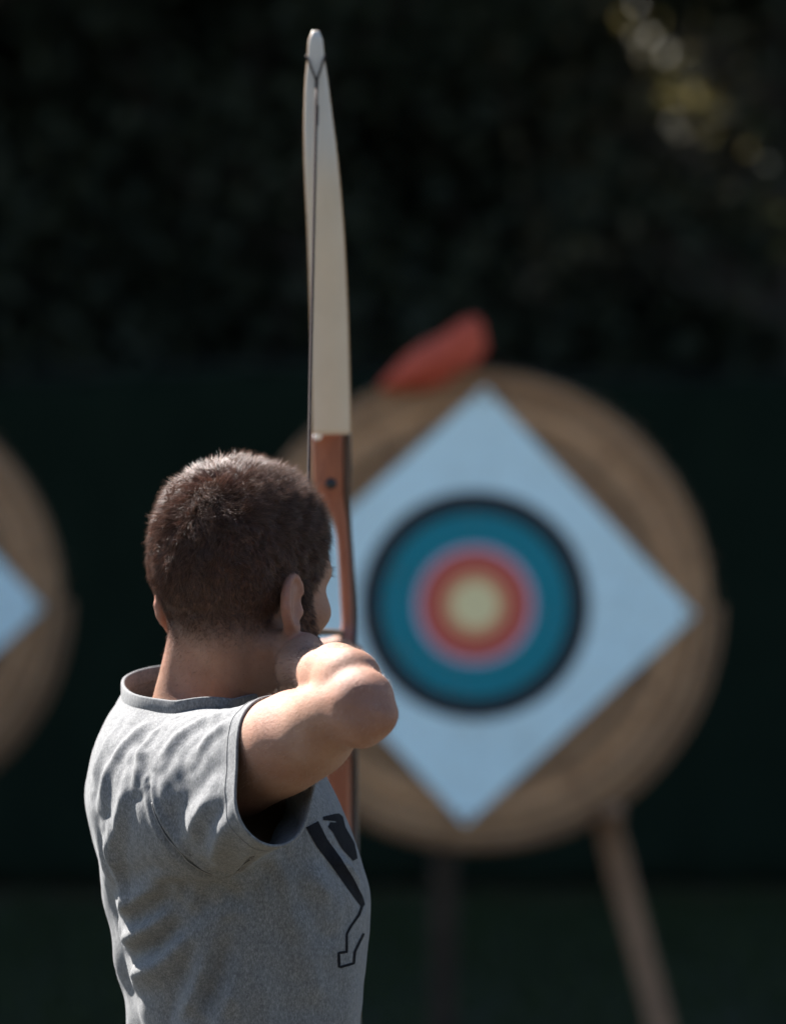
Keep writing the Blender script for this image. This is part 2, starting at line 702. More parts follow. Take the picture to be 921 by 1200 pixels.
def strands(root, d0, d1, length, rad, nseg=3):
    """hair strands: start direction d0 bending to d1; 3-sided tapered tubes"""
    n = len(root)
    d0, d1 = unit(d0), unit(d1)
    ref = np.where(np.abs(d0[:, 2:3]) < 0.9, A(0, 0, 1), A(1, 0, 0))
    s = unit(np.cross(d0, ref))
    u = np.cross(s, d0)
    ts = np.linspace(0, 1, nseg + 1)
    pts = []
    cur = root.copy()
    pts.append(cur)
    for i in range(nseg):
        tm = (ts[i] + ts[i + 1]) / 2
        d = unit(d0 * (1 - tm) + d1 * tm)
        cur = cur + d * (length / nseg)[:, None]
        pts.append(cur)
    V, ang = [], np.array([0, 2.094, 4.189])
    for i in range(nseg):
        r = rad * (1 - 0.75 * ts[i])
        for a in ang:
            V.append(pts[i] + (np.cos(a) * s + np.sin(a) * u) * r[:, None])
    V.append(pts[-1])
    V = np.stack(V, 1)                       # n, 3*nseg+1, 3
    m = V.shape[1]
    T = []
    for i in range(nseg - 1):
        for k in range(3):
            a, b = i * 3 + k, i * 3 + (k + 1) % 3
            T += [(a, b, b + 3), (a, b + 3, a + 3)]
    for k in range(3):
        T.append(((nseg - 1) * 3 + k, (nseg - 1) * 3 + (k + 1) % 3, m - 1))
    T = np.array(T)
    F = (T[None] + (np.arange(n) * m)[:, None, None]).reshape(-1, 3)
    return V.reshape(-1, 3), F


# ================================================================== THE SETTING
def build_ground():
    n = 60
    xs = np.sign(np.linspace(-1, 1, n)) * np.abs(np.linspace(-1, 1, n)) ** 3 * 400
    ys = 14 + np.sign(np.linspace(-1, 1, n)) * np.abs(np.linspace(-1, 1, n)) ** 3 * 400
    X, Y = np.meshgrid(xs, ys, indexing='ij')
    Z = 0.02 * np.sin(X * 0.9) * np.cos(Y * 0.7) * np.exp(-((X / 15) ** 2)) - 0.02
    V = np.stack([X, Y, Z], -1).reshape(-1, 3)
    i = np.arange(n * n).reshape(n, n)
    Q = np.stack([i[:-1, :-1], i[1:, :-1], i[1:, 1:], i[:-1, 1:]], -1).reshape(-1, 4)
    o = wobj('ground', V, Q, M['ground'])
    o['kind'] = 'structure'
    # grass blades on the far strip of lawn
    nb = 45000
    x = RNG.uniform(-3.2, 3.2, nb)
    y = RNG.uniform(13.2, 19.9, nb)
    z = 0.02 * np.sin(x * 0.9) * np.cos(y * 0.7) - 0.025
    root = np.stack([x, y, z], 1)
    a = RNG.uniform(0, 6.28, nb)
    h = RNG.uniform(0.03, 0.09, nb)
    w = RNG.uniform(0.003, 0.006, nb)
    lean = RNG.normal(0, 0.025, (nb, 2))
    sd = np.stack([np.cos(a), np.sin(a), a * 0], 1) * w[:, None]
    tip = root + np.stack([lean[:, 0], lean[:, 1], h], 1)
    mid = root + np.stack([lean[:, 0] * 0.35, lean[:, 1] * 0.35, h * 0.6], 1)
    V = np.stack([root - sd, root + sd, mid + sd * 0.8, mid - sd * 0.8, tip], 1).reshape(-1, 3)
    b = (np.arange(nb) * 5)[:, None]
    Qd = b + np.array([[0, 1, 2, 3]])
    Tr = b + np.array([[3, 2, 4]])
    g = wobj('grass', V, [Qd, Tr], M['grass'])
    thing(g, 'short grass of the shaded lawn between targets and net', 'grass', kind='stuff')


def build_net():
    root = empty('backstop_net', (0, 20.0, 0))
    thing(root, 'dark green shade net hung between posts behind the straw targets', 'net')
    x = np.linspace(-9, 9, 220)
    z = np.linspace(0.02, 1, 16)
    X, Zt = np.meshgrid(x, z, indexing='ij')
    top = 2.27 - 0.06 * np.abs(np.sin(X * math.pi / 3.0 + 0.5)) + 0.01 * np.sin(X * 5)
    Z = Zt * top
    Y = 0.035 * np.sin(X * 6.3 + 1.2 * np.sin(X * 1.7)) * (0.35 + 0.65 * (1 - Zt)) + 0.02 * np.sin(X * 17 + Z * 2)
    V = np.stack([X, Y, Z], -1).reshape(-1, 3)
    n, m = X.shape
    i = np.arange(n * m).reshape(n, m)
    Q = np.stack([i[:-1, :-1], i[1:, :-1], i[1:, 1:], i[:-1, 1:]], -1).reshape(-1, 4)
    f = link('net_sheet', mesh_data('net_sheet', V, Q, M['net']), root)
    sm = f.modifiers.new('thickness', 'SOLIDIFY')
    sm.thickness = 0.004
    # top rope
    P = np.stack([x, 0 * x - 0.01, 2.275 - 0.06 * np.abs(np.sin(x * math.pi / 3.0 + 0.5))], 1)
    V, F = tube(P, 0.009, 6)
    link('top_rope', mesh_data('top_rope', V, F, M['black']), root)
    pm = None
    for px in (-9.47, -6.47, -3.47, -0.48 + 3.0, 5.52, 8.52):
        if pm is None:
            path = np.stack([np.zeros(6), np.zeros(6), np.linspace(0, 2.36, 6)], 1)
            V, F = tube(path, [0.045, 0.044, 0.043, 0.042, 0.041, 0.03], 10, A(0, 1, 0))
            pm = mesh_data('post', V, F, M['bark'])
        link('post', pm, root, (px, 0.09, 0))


# openings cut in the canopy along sun rays, to light the low leaves (point, radius)
GAPS = [(at(822, 112, 20.9), 0.27), (at(700, 250, 21.2), 0.10), (at(890, 245, 21.2), 0.06)]


def gap_keep(C):
    keep = np.ones(len(C), bool)
    for p, r in GAPS:
        q = C - p
        t = q @ SUN
        d = np.linalg.norm(q - t[:, None] * SUN, axis=1)
        keep &= ~((d < r) & (t > 0.22))
    return keep


def leaf_mesh(C, size, seed, droop=0.3):
    r = np.random.default_rng(seed)
    n = len(C)
    ax = unit(r.normal(size=(n, 3)) + A(0, 0, -droop))
    nr = unit(np.cross(ax, r.normal(size=(n, 3))))
    sd = np.cross(nr, ax)
    L = size * r.uniform(0.6, 1.25, n)[:, None]
    W = L * 0.34
    base = C - ax * L * 0.5
    tip = C + ax * L * 0.5
    l_ = C - sd * W + nr * W * 0.35
    r_ = C + sd * W + nr * W * 0.35
    V = np.stack([base, r_, tip, l_], 1).reshape(-1, 3)
    b = (np.arange(n) * 4)[:, None]
    T = np.concatenate([b + np.array([[0, 1, 2]]), b + np.array([[0, 2, 3]])])
    return V, T


def tree(name, x, y, trunk_h, trunk_r, cz, rx, rz, nclump, nleaf, leaf, mat, seed, label, group, ry=None, base=(0, 0)):
    r = np.random.default_rng(seed)
    ry = ry or rx
    root = empty(name, (x, y, 0))
    thing(root, label, 'tree', group)
    # clump centres through an uneven crown volume
    cc = []
    while len(cc) < nclump:
        p = r.uniform(-1, 1, 3)
        q = np.linalg.norm(p)
        if q < 1 and q > 0.25 + 0.2 * r.random():
            cc.append(A(p[0] * rx, p[1] * ry, cz + p[2] * rz) * 1.0)
    cc = np.array(cc)
    # trunk and limbs
    zs = np.linspace(0, trunk_h, 9)
    tp = np.stack([0.12 * trunk_r * 4 * np.sin(zs * 0.9 + seed), 0.1 * trunk_r * 4 * np.sin(zs * 0.7 + 2 * seed), zs], 1)
    tp -= tp[0]
    V, F = tube(tp, np.linspace(trunk_r * 1.25, trunk_r * 0.35, 9) + trunk_r * 0.5 * np.exp(-zs * 3), 10, A(0, 1, 0))
    Vs, Fs, off = [V], list(F), len(V)
    for c in cc[:: max(1, nclump // 16)]:
        k = r.integers(3, 8)
        s = tp[k]
        mid = (s + c) / 2 + A(0, 0, 0.12 * np.linalg.norm(c - s))
        pth = np.array([s, s * 0.6 + mid * 0.4, mid, mid * 0.4 + c * 0.6, c])
        v, f = tube(pth, np.linspace(trunk_r * 0.42, 0.012, 5), 6)
        Fs += [tuple(i + off for i in q) for q in f]
        Vs.append(v)
        off += len(v)
    link('trunk', mesh_data('trunk', np.concatenate(Vs), Fs, M['bark']), root)
    rc = r.uniform(0.5, 1.0, nclump) * min(rx, rz) * 0.42
    k = r.integers(0, nclump, nleaf)
    C = cc[k] + r.normal(size=(nleaf, 3)) * (rc[k] * 0.55)[:, None] * A(1, 1, 0.75)
    W = C + A(x, y, 0)
    keep = gap_keep(W) & (W[:, 2] > 0.1) & ~((W[:, 1] < 20.15) & (W[:, 2] < 4.6))
    V, T = leaf_mesh(C[keep], leaf, seed + 5)
    link('crown', mesh_data('crown', V, T, mat, smooth=False), root)
    return root


def build_trees():
    # tall canopy trees whose crowns reach out over the targets
    spots = [(-9.0, 20.5), (-2.6, 20.0), (3.6, 20.4), (9.6, 21.0), (-6.0, 27.0), (0.5, 26.5), (7.0, 27.5), (-3.0, 34.0), (4.5, 34.5)]
    for i, (x, y) in enumerate(spots):
        far = y > 25
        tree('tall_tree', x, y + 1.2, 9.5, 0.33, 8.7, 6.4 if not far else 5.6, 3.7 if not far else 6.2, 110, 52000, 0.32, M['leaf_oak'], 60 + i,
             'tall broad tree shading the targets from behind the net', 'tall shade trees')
    small = 'dark leafy small tree in deep shade behind the net'
    k = 0
    for y, sp, off, n, lf in ((21.7, 1.5, 0.0, 6000, 0.11), (23.2, 1.6, 0.6, 6500, 0.16), (25.2, 1.7, 0.2, 6500, 0.24)):
        x = -3.6 + off
        while x < 3.7:
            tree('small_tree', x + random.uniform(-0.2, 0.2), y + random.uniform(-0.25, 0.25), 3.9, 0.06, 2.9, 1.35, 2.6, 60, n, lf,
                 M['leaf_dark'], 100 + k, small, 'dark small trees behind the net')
            x += sp
            k += 1
    # unseen trees added behind the camera to block low sky light
    src = [o for o in bpy.data.objects if o.name == 'tall_tree'][0]
    Vs, Fs, off = [], [], 0
    cr = [c for c in src.children if c.name.startswith('crown')][0].data
    co = np.zeros(len(cr.vertices) * 3, np.float32)
    cr.vertices.foreach_get('co', co)
    co = co.reshape(-1, 3)[: (len(cr.vertices) // 8) * 4]
    tri = np.arange(len(co)).reshape(-1, 4)
    for x, y, rz in ((-16, -16, 23), (-7, -19, 97), (1, -17, 166), (9, -20, 229), (17, -16, 298)):
        Vs.append(((co - A(0, 0, 8.7)) * A(1, 1, 1.1) + A(0, 0, 4.2)) @ rot('Z', rz).T + A(x, y, 0))
        Fs.append(tri + off)
        off += len(co)
    w = wobj('sky_blocker_trees', np.concatenate(Vs), np.concatenate(Fs), M['leaf_oak'], smooth=False)
    thing(w, 'unseen tree mass added behind the camera to block low sky light', 'sky_blocker_trees', kind='stuff')
    # a branchy young tree with paler leaves; some of its sprays catch the sun
    root = empty('young_tree', (1.75, 20.9, 0))
    thing(root, 'young tree with pale leaf sprays catching sun at upper right', 'tree')
    r = np.random.default_rng(5)
    zs = np.linspace(0, 3.9, 9)
    tp = np.stack([0.05 * np.sin(zs), 0.04 * np.cos(zs * 1.3) - 0.04, zs], 1)
    V, F = tube(tp, np.linspace(0.05, 0.015, 9), 8, A(0, 1, 0))
    Vs, Fs, off = [V], list(F), len(V)
    Cs = []
    sprays = [(g[0], 0.15 if i == 0 else 0.1, 70 if i == 0 else 12) for i, g in enumerate(GAPS)]
    sprays += [(at(640 + 40 * (i % 7) + r.uniform(-15, 15), 30 + 50 * (i // 7) + r.uniform(-20, 20), 21.0 + r.uniform(-0.3, 0.3)), 0.14, 10) for i in range(44)]
    for p, sg, n in sprays:
        c = p - A(1.75, 20.9, 0)
        s = tp[np.argmin(np.abs(tp[:, 2] - (c[2] - 0.35)))]
        mid = (s + c) / 2 + A(0, 0, 0.1)
        v, f = tube(np.array([s, mid, c]), [0.012, 0.008, 0.003], 5)
        Fs += [tuple(i + off for i in q) for q in f]
        Vs.append(v)
        off += len(v)
        Cs.append(c + r.normal(size=(n, 3)) * sg * A(1, 1, 0.6))
    link('trunk', mesh_data('trunk', np.concatenate(Vs), Fs, M['bark']), root)
    V, T = leaf_mesh(np.concatenate(Cs), 0.085, 77)
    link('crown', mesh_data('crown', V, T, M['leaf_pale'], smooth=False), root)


# ================================================================== TARGETS
def build_targets():
    TILT = math.radians(7)
    # straw rope wound in a flat spiral (local: face towards -Y, centre at origin)
    turns, R0, R1 = 21, 0.012, 0.618
    nseg = 100
    th = np.linspace(0, turns * 2 * np.pi, turns * nseg + 1)
    rr = R0 + (R1 - R0) * th / th[-1]
    r = np.random.default_rng(3)
    wob = 0.0035 * np.sin(th * 3.7) + 0.003 * np.sin(th * 8.3 + 1) + 0.004 * r.normal(size=len(th)).cumsum() * 0.02
    path = np.stack([np.cos(th) * rr, wob, np.sin(th) * rr], 1)
    pr = np.array([(-.0155, -.045), (-.011, -.054), (-.004, -.0585), (.004, -.0585), (.011, -.054), (.0155, -.045),
                   (.0155, .045), (.008, .055), (-.008, .055), (-.0155, .045)])
    out = np.stack([np.cos(th), 0 * th, np.sin(th)], 1)
    V = (path[:, None] + pr[None, :, :1] * out[:, None] + pr[None, :, 1:] * A(0, 1, 0)).reshape(-1, 3)
    k = len(pr)
    i = np.arange(len(th))[:-1, None] * k
    j = np.arange(k)[None]
    Q = np.stack([i + j, i + k + j, i + k + (j + 1) % k, i + (j + 1) % k], -1).reshape(-1, 4)
    coil = mesh_data('straw_coil', V, Q, M['straw'])
    # loose straw ends on face and rim
    n = 2600
    a = r.uniform(0, 6.28, n)
    q = np.sqrt(r.uniform(0.02, 1, n)) * 0.62
    root = np.stack([np.cos(a) * q, np.full(n, -0.056), np.sin(a) * q], 1)
    tang = np.stack([-np.sin(a), 0 * a, np.cos(a)], 1) * r.choice([-1, 1], n)[:, None]
    d = unit(tang + r.normal(size=(n, 3)) * 0.25 + A(0, -0.25, 0))
    Vst, Fst = strands(root, d, d + A(0, -0.1, -0.2), r.uniform(0.02, 0.06, n), np.full(n, 0.0012), 2)
    loose = mesh_data('loose_straw', Vst, Fst, M['straw'])
    # radial binding twine
    tw = []
    for s in range(10):
        an = s * 2 * np.pi / 10 + 0.2
        rad = np.linspace(0.03, 0.622, 60)
        pth = np.stack([np.cos(an) * rad, -0.0605 + 0.003 * np.sin(rad * 210), np.sin(an) * rad], 1)
        pth = np.concatenate([pth, [[np.cos(an) * 0.6285, 0.0, np.sin(an) * 0.6285], [np.cos(an) * 0.62, 0.06, np.sin(an) * 0.62]]])
        v, f = tube(pth, 0.0018, 5, A(0.3, 1, 0.2))
        tw.append(mesh_data('binding_twine', v, f, M['timber']))
    # paper face
    h = 0.792 / 2
    n = 25
    g = np.linspace(-h, h, n)
    U, W = np.meshgrid(g, g, indexing='ij')
    c, s = math.cos(math.radians(45 - 2.6)), math.sin(math.radians(45 - 2.6))
    X, Z = U * c - W * s, U * s + W * c
    Yp = -0.0665 - 0.004 * np.sin(X * 9 + 1) * np.cos(Z * 7) - 0.010 * (np.abs(U) / h) ** 4 * (np.abs(W) / h) ** 2 - 0.002 * np.sin(U * 31) * np.sin(W * 23)
    Vp = np.stack([X, Yp, Z], -1).reshape(-1, 3)
    ii = np.arange(n * n).reshape(n, n)
    Qp = np.stack([ii[:-1, :-1], ii[1:, :-1], ii[1:, 1:], ii[:-1, 1:]], -1).reshape(-1, 4)
    face_me = mesh_data('paper_target', Vp, Qp, M['paper'])
    pin_v, pin_f = tube(np.array([(0, 0.03, 0), (0, -0.004, 0), (0, -0.009, 0)]), [0.003, 0.009, 0.005], 8)
    pin_me = mesh_data('pin', pin_v, pin_f, M['timber'])
    corners = [Vp[ii[a_, b_]] * A(0.955, 1, 0.955) for a_ in (0, -1) for b_ in (0, -1)]

    def timber(p, q, w):
        p, q = A(*p), A(*q)
        t = np.linspace(0, 1, 8)[:, None]
        pts = p + (q - p) * t
        return sweep(pts, lambda i, s_: rrect(w * (1 + 0.03 * math.sin(i * 2.1)), w * 0.8, w * 0.12), A(0, 1, 0))
    LEG = [((0.215, -0.02, -0.36), (0.565, -0.30, -1.40)), ((-0.215, -0.02, -0.36), (-0.565, -0.30, -1.40))]
    specs = [(at(556, 712, 12.0), 0.0, 'main'), (at(-181, 705, 13.1), 0.0, 'left')]
    for cpos, yaw, which in specs:
        main = which == 'main'
        E = (-TILT, 0, yaw)
        side = 'with the full paper face' if main else 'cut by the left edge of the picture'
        b = empty('straw_boss', cpos)
        b.rotation_euler = E
        thing(b, 'large round coiled straw boss behind the archer\'s bow' if main else 'round straw boss half cut off at the left edge', 'archery target', 'straw bosses')
        link('straw_coil', coil, b)
        link('loose_straw', loose, b)['kind'] = 'stuff'
        for t in tw:
            link('binding_twine', t, b)
        fc = link('paper_target', face_me, None, cpos)
        fc.rotation_euler = E
        thing(fc, 'square paper target with yellow, red, blue and black rings, set cornerwise' if main else 'paper target of which one white corner shows at left edge', 'paper target', 'paper targets')
        for cc in corners:
            p = link('pin', pin_me, fc, cc)
        st = empty('target_stand', (cpos[0], cpos[1] + 0.2, 0))
        thing(st, 'wooden tripod stand carrying the large straw boss' if main else 'wooden tripod stand under the boss at the left edge', 'target stand', 'wooden target stands')
        Rt = np.array(Matrix.Rotation(-TILT, 3, 'X'))
        zc = cpos[2]
        for sx in (1, -1):
            topp = (sx * 0.10, 0.10, zc + 0.50)
            foot = (sx * (0.565), -0.22, 0.0)
            # front legs lean with the boss; pass right behind its rim
            Y0 = lambda z: 0.015 - 0.2 + 0.135 + (z - zc) * math.tan(TILT)
            p = (sx * 0.20, Y0(zc + 0.35), zc + 0.35)
            x_rim, x_foot = (0.338, 0.56) if main else (0.25, 0.40)
            # straight line through rim crossing (z = zc-0.54) to the ground
            z_r = zc - 0.54
            sl = (x_foot - x_rim) / z_r
            p = (sx * (x_rim - sl * (zc + 0.30 - z_r)), Y0(zc + 0.30), zc + 0.30)
            q = (sx * x_foot, Y0(0), 0.0)
            v, f = timber(p, q, 0.068)
            link('front_leg', mesh_data('front_leg', v, f, M['timber'], False), st)
            # supporting peg below the rim
            pv, pf = tube(np.array([(sx * (x_rim + 0.014), Y0(z_r) + 0.02, z_r + 0.015), (sx * (x_rim + 0.014), Y0(z_r) - 0.1, z_r + 0.02), (sx * (x_rim + 0.014), Y0(z_r) - 0.24, z_r + 0.025)]), [0.026, 0.026, 0.024], 10)
            link('peg', mesh_data('peg', pv, pf, M['timber']), st)
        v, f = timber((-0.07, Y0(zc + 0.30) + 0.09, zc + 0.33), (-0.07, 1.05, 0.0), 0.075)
        link('back_leg', mesh_data('back_leg', v, f, M['bark'], False), st)  # dark bark colour stands in for the boss's shade on this leg
        zb = zc + 0.2
        v, f = sweep(np.array([(-0.32, Y0(zb) + 0.075, zb), (0, Y0(zb) + 0.075, zb), (0.32, Y0(zb) + 0.075, zb)]), lambda i, s_: rrect(0.045, 0.08, 0.006), A(0, 0, 1))
        link('crossbar', mesh_data('crossbar', v, f, M['timber'], False), st)
    # red cloth bundle lying over the top of the boss
    outl = [(438, 455), (452, 440), (476, 420), (512, 396), (543, 374), (560, 370), (569, 384), (571, 410), (567, 432), (530, 442), (490, 452), (455, 460)]
    P = np.array([at(x, y, 12.02) for x, y in outl])
    c = P.mean(0)
    P = resample(P, 48, True)
    rings = []
    for s_, dy in ((0.05, -0.085), (0.45, -0.078), (0.78, -0.06), (0.95, -0.03), (1.0, 0.0), (0.97, 0.035), (0.8, 0.06), (0.45, 0.075), (0.05, 0.08)):
        q = c + (P - c) * s_
        q = q + A(0, 1, 0) * dy
        rings.append(q)
    V = np.concatenate(rings)
    k = 48
    fold = hash_noise(V * A(1, 0.6, 1), 34, 4) * 0.010 + hash_noise(V @ rot('Y', 35).T * A(0.3, 0.5, 1.6), 46, 9) * 0.012
    V = V + unit(V - c) * fold[:, None]
    F = []
    for i in range(len(rings) - 1):
        for j in range(k):
            F.append((i * k + j, i * k + (j + 1) % k, (i + 1) * k + (j + 1) % k, (i + 1) * k + j))
    F.append(tuple(range(k - 1, -1, -1)))
    F.append(tuple(range((len(rings) - 1) * k, len(rings) * k)))
    o = wobj('red_cloth', V - c, F, M['redcloth'])
    o.location = tuple(c)
    fix_normals(o.data)
    ms = o.modifiers.new('soft', 'SUBSURF')
    ms.levels = ms.render_levels = 1
    thing(o, 'crumpled red cloth lying on top of the large straw boss', 'cloth')


build_ground()
build_net()
build_trees()
build_targets()


# ================================================================== THE ARCHER
# ---- pose (joint positions in metres)
HEAD = at(281, 708, 5.0)                      # between the ears
HYAW = math.radians(38)
HF = A(math.sin(HYAW), math.cos(HYAW), 0)      # face direction
HR = A(math.cos(HYAW), -math.sin(HYAW), 0)
HU = A(0, 0, 1)
HM = np.stack([HR, HF, HU])                    # world -> head local
head_w = lambda x, y, z: HEAD + x * HR + y * HF + z * HU

SH_R = at(247, 915, 4.90)                      # right shoulder
EL_R = at(421, 824, 4.67)                      # right elbow
WR_R = at(356, 785, 4.925)                      # right wrist
SH_L = at(222, 905, 5.24)
NOCK = at(358, 740, 5.02)
BOWY = 5.76
GRIP = at(401, 812, BOWY)
WR_L = at(374, 815, 5.66)
EL_L = (SH_L + WR_L) / 2 + A(-0.03, 0, -0.055)
C7 = at(232, 838, 5.04)
TY = 5.05                                      # torso depth

LEVELS = [  # py, left px, right px, half width towards the camera
    (775, 156, 330, 0.108), (815, 143, 336, 0.109), (845, 124, 346, 0.122), (880, 110, 366, 0.150), (910, 104, 382, 0.170), (940, 102, 396, 0.178),
    (980, 111, 411, 0.178), (1040, 124, 428, 0.174), (1120, 140, 424, 0.168), (1200, 154, 420, 0.166), (1330, 164, 418, 0.170), (1460, 160, 424, 0.178)]
_L = np.array(LEVELS, float)
_z = CAM_H - (_L[:, 0] - 600) / FPX * TY
_x0 = (_L[:, 1] - 460.5) / FPX * TY
_x1 = (_L[:, 2] - 460.5) / FPX * TY
_ord = np.argsort(_z)
TZ, TCX, TA, TB = _z[_ord], ((_x0 + _x1) / 2)[_ord], ((_x1 - _x0) / 2)[_ord], _L[_ord, 3]
CY = math.radians(8)


def smooth_interp(z, xp, fp):
    """monotone-ish smooth interpolation (cubic hermite)"""
    m = np.gradient(fp, xp)
    i = np.clip(np.searchsorted(xp, z) - 1, 0, len(xp) - 2)
    h = xp[i + 1] - xp[i]
    t = np.clip((z - xp[i]) / h, 0, 1)
    return ((2 * t ** 3 - 3 * t ** 2 + 1) * fp[i] + (t ** 3 - 2 * t ** 2 + t) * h * m[i] + (-2 * t ** 3 + 3 * t ** 2) * fp[i + 1] + (t ** 3 - t ** 2) * h * m[i + 1])


def torso_loft(P, inset=0.0, zlo=None, zhi=None):
    z = P[:, 2]
    cx, a, b = smooth_interp(z, TZ, TCX), smooth_interp(z, TZ, TA) - inset, smooth_interp(z, TZ, TB) - inset
    dx, dy = P[:, 0] - cx, P[:, 1] - TY
    u = dx * math.cos(CY) + dy * math.sin(CY)
    v = -dx * math.sin(CY) + dy * math.cos(CY)
    e = 2.3
    k = ((np.abs(u) / a) ** e + (np.abs(v) / b) ** e + 1e-12) ** (1 / e)
    d = (k - 1) * np.minimum(a, b)
    zlo = TZ[0] if zlo is None else zlo
    zhi = TZ[-1] if zhi is None else zhi
    return smax(d, np.maximum(zlo - z, z - zhi), 0.02)


def chain(P, pts, rad, k=0.006):
    d = None
    for i in range(len(pts) - 1):
        c = cone(P, pts[i], pts[i + 1], rad[i], rad[i + 1])
        d = c if d is None else smin(d, c, k)
    return d


def ear_sdf(s):
    # ears: flat shell tilted outwards, raised rim, hollow, lobe
    eR = rot('Z', -14) @ rot('Y', 6) @ rot('X', 10)
    ec = A(0.0795, -0.010, 0.000)
    e = (s - ec) @ eR.T
    ear = ell(e, A(0, -0.002, 0), A(0.0066, 0.0215, 0.0310))
    th = np.linspace(-0.55 * np.pi, 0.95 * np.pi, 12)
    rim = np.stack([0.004 + 0 * th, -0.0195 * np.cos(th - 0.35) - 0.003, 0.027 * np.sin(th - 0.35) + 0.003], 1)
    ear = smin(ear, chain(e, rim, np.full(12, 0.0042), 0.002), 0.003)
    ear = smax(ear, -ell(e, A(0.0090, 0.003, -0.002), A(0.0075, 0.0095, 0.017)), 0.005)
    ear = smin(ear, ell(e, A(0.001, 0.003, -0.0275), A(0.0055, 0.0085, 0.0085)), 0.006)
    ear = smin(ear, ell(e, A(0.002, 0.0145, -0.004), A(0.005, 0.005, 0.007)), 0.004)
    return ear


def head_sdf(P):
    q = (P - HEAD) @ HM.T
    x = np.abs(q[:, 0])
    s = np.stack([x, q[:, 1], q[:, 2]], 1)     # symmetric
    d = ell(q, A(0, 0.004, 0.056), A(0.0755, 0.0975, 0.088))
    d = smin(d, ell(q, A(0, -0.034, 0.044), A(0.0695, 0.063, 0.075)), 0.03)
    d = smin(d, ell(q, A(0, 0.045, 0.035), A(0.062, 0.055, 0.070)), 0.03)
    d = smin(d, ell(q, A(0, 0.042, -0.030), A(0.056, 0.050, 0.068)), 0.03)        # lower face
    d = smin(d, cone(s, A(0.049, 0.008, -0.045), A(0.018, 0.076, -0.090), 0.019, 0.017), 0.025)   # jaw
    d = smin(d, ell(q, A(0, 0.083, -0.090), A(0.021, 0.018, 0.018)), 0.015)       # chin
    d = smin(d, ell(s, A(0.047, 0.062, -0.010), A(0.018, 0.022, 0.015)), 0.022)   # cheekbone
    d = smin(d, cone(s, A(0.012, 0.094, 0.032), A(0.047, 0.080, 0.034), 0.010, 0.010), 0.014)     # brow
    d = smax(d, -ell(s, A(0.031, 0.104, 0.012), A(0.018, 0.020, 0.013)), 0.012)   # sockets
    d = smin(d, ell(s, A(0.031, 0.082, 0.012), A(0.0125, 0.0125, 0.0125)), 0.003)  # eyes
    d = smin(d, cone(q, A(0, 0.094, 0.022), A(0, 0.118, -0.022), 0.008, 0.0115), 0.010)           # nose
    d = smin(d, ell(s, A(0.011, 0.104, -0.027), A(0.008, 0.010, 0.008)), 0.006)
    d = smin(d, cone(s, A(0, 0.097, -0.052), A(0.018, 0.089, -0.054), 0.0065, 0.004), 0.006)      # lips
    d = smin(d, cone(s, A(0, 0.095, -0.063), A(0.016, 0.088, -0.062), 0.0070, 0.004), 0.006)
    d = smin(d, ear_sdf(s), 0.007)
    return d


def neck_sdf(P):
    a, b = C7 + A(0.012, 0.004, -0.04), head_w(0, -0.022, -0.035)
    d = cone(P, a, b, 0.056, 0.0505)
    d = smin(d, cone(P, head_w(0, 0.02, -0.06), C7 + A(0.055, 0.0, -0.05), 0.045, 0.05), 0.03)
    # trapezius and the cords of the neck
    d = smin(d, cone(P, head_w(0.024, -0.048, -0.03), C7 + A(0.02, -0.035, -0.06), 0.019, 0.03), 0.03)
    d = smin(d, cone(P, head_w(-0.024, -0.048, -0.03), C7 + A(-0.024, 0.045, -0.03), 0.019, 0.038), 0.03)
    d = smin(d, cone(P, head_w(0.060, -0.018, -0.045), C7 + A(0.07, -0.015, -0.07), 0.016, 0.018), 0.02)
    return d


UA = unit(EL_R - SH_R)
FA = unit(WR_R - EL_R)


def arm_r_sdf(P):
    L = np.linalg.norm(EL_R - SH_R)
    d = cone(P, SH_R + A(0, 0, 0.004), SH_R + UA * L * 0.55, 0.050, 0.0425)
    d = smin(d, cone(P, SH_R + UA * L * 0.5, EL_R, 0.0425, 0.036), 0.02)
    dn = unit(np.cross(UA, A(0.82, 0.57, 0)))        # roughly up/down normal to arm
    if dn[2] > 0:
        dn = -dn
    near = unit(np.cross(dn, UA))
    if near[1] > 0:
        near = -near
    # triceps underneath, biceps bulge above when folded
    d = smin(d, cone(P, SH_R + UA * 0.06 + dn * 0.014, SH_R + UA * 0.2 + dn * 0.015, 0.033, 0.031), 0.025)
    d = smin(d, cone(P, SH_R + UA * 0.10 - dn * 0.006 - near * 0.010, SH_R + UA * 0.19 - dn * 0.008 - near * 0.012, 0.033, 0.026), 0.025)
    # elbow: olecranon and both epicondyles
    d = smin(d, ell(P, at(445, 838, 4.650), A(0.0185, 0.021, 0.0185)), 0.014)
    d = smin(d, ell(P, at(424, 848, 4.665), A(0.022, 0.026, 0.022)), 0.02)
    d = smin(d, ell(P, at(433, 812, 4.662), A(0.017, 0.02, 0.014)), 0.014)
    # forearm
    e0 = at(411, 800, 4.70)
    f = cone(P, e0, e0 + (WR_R - e0) * 0.3, 0.033, 0.032)
    f = smin(f, cone(P, e0 + (WR_R - e0) * 0.35, WR_R, 0.032, 0.0225), 0.02)
    f = smin(f, cone(P, at(407, 789, 4.69), at(394, 790, 4.80), 0.0225, 0.018), 0.012)   # brachioradialis
    f = smin(f, cone(P, at(438, 822, 4.66), at(400, 800, 4.80), 0.013, 0.012), 0.012)    # edge of the ulna
    d = smin(d, f, 0.007)
    return d


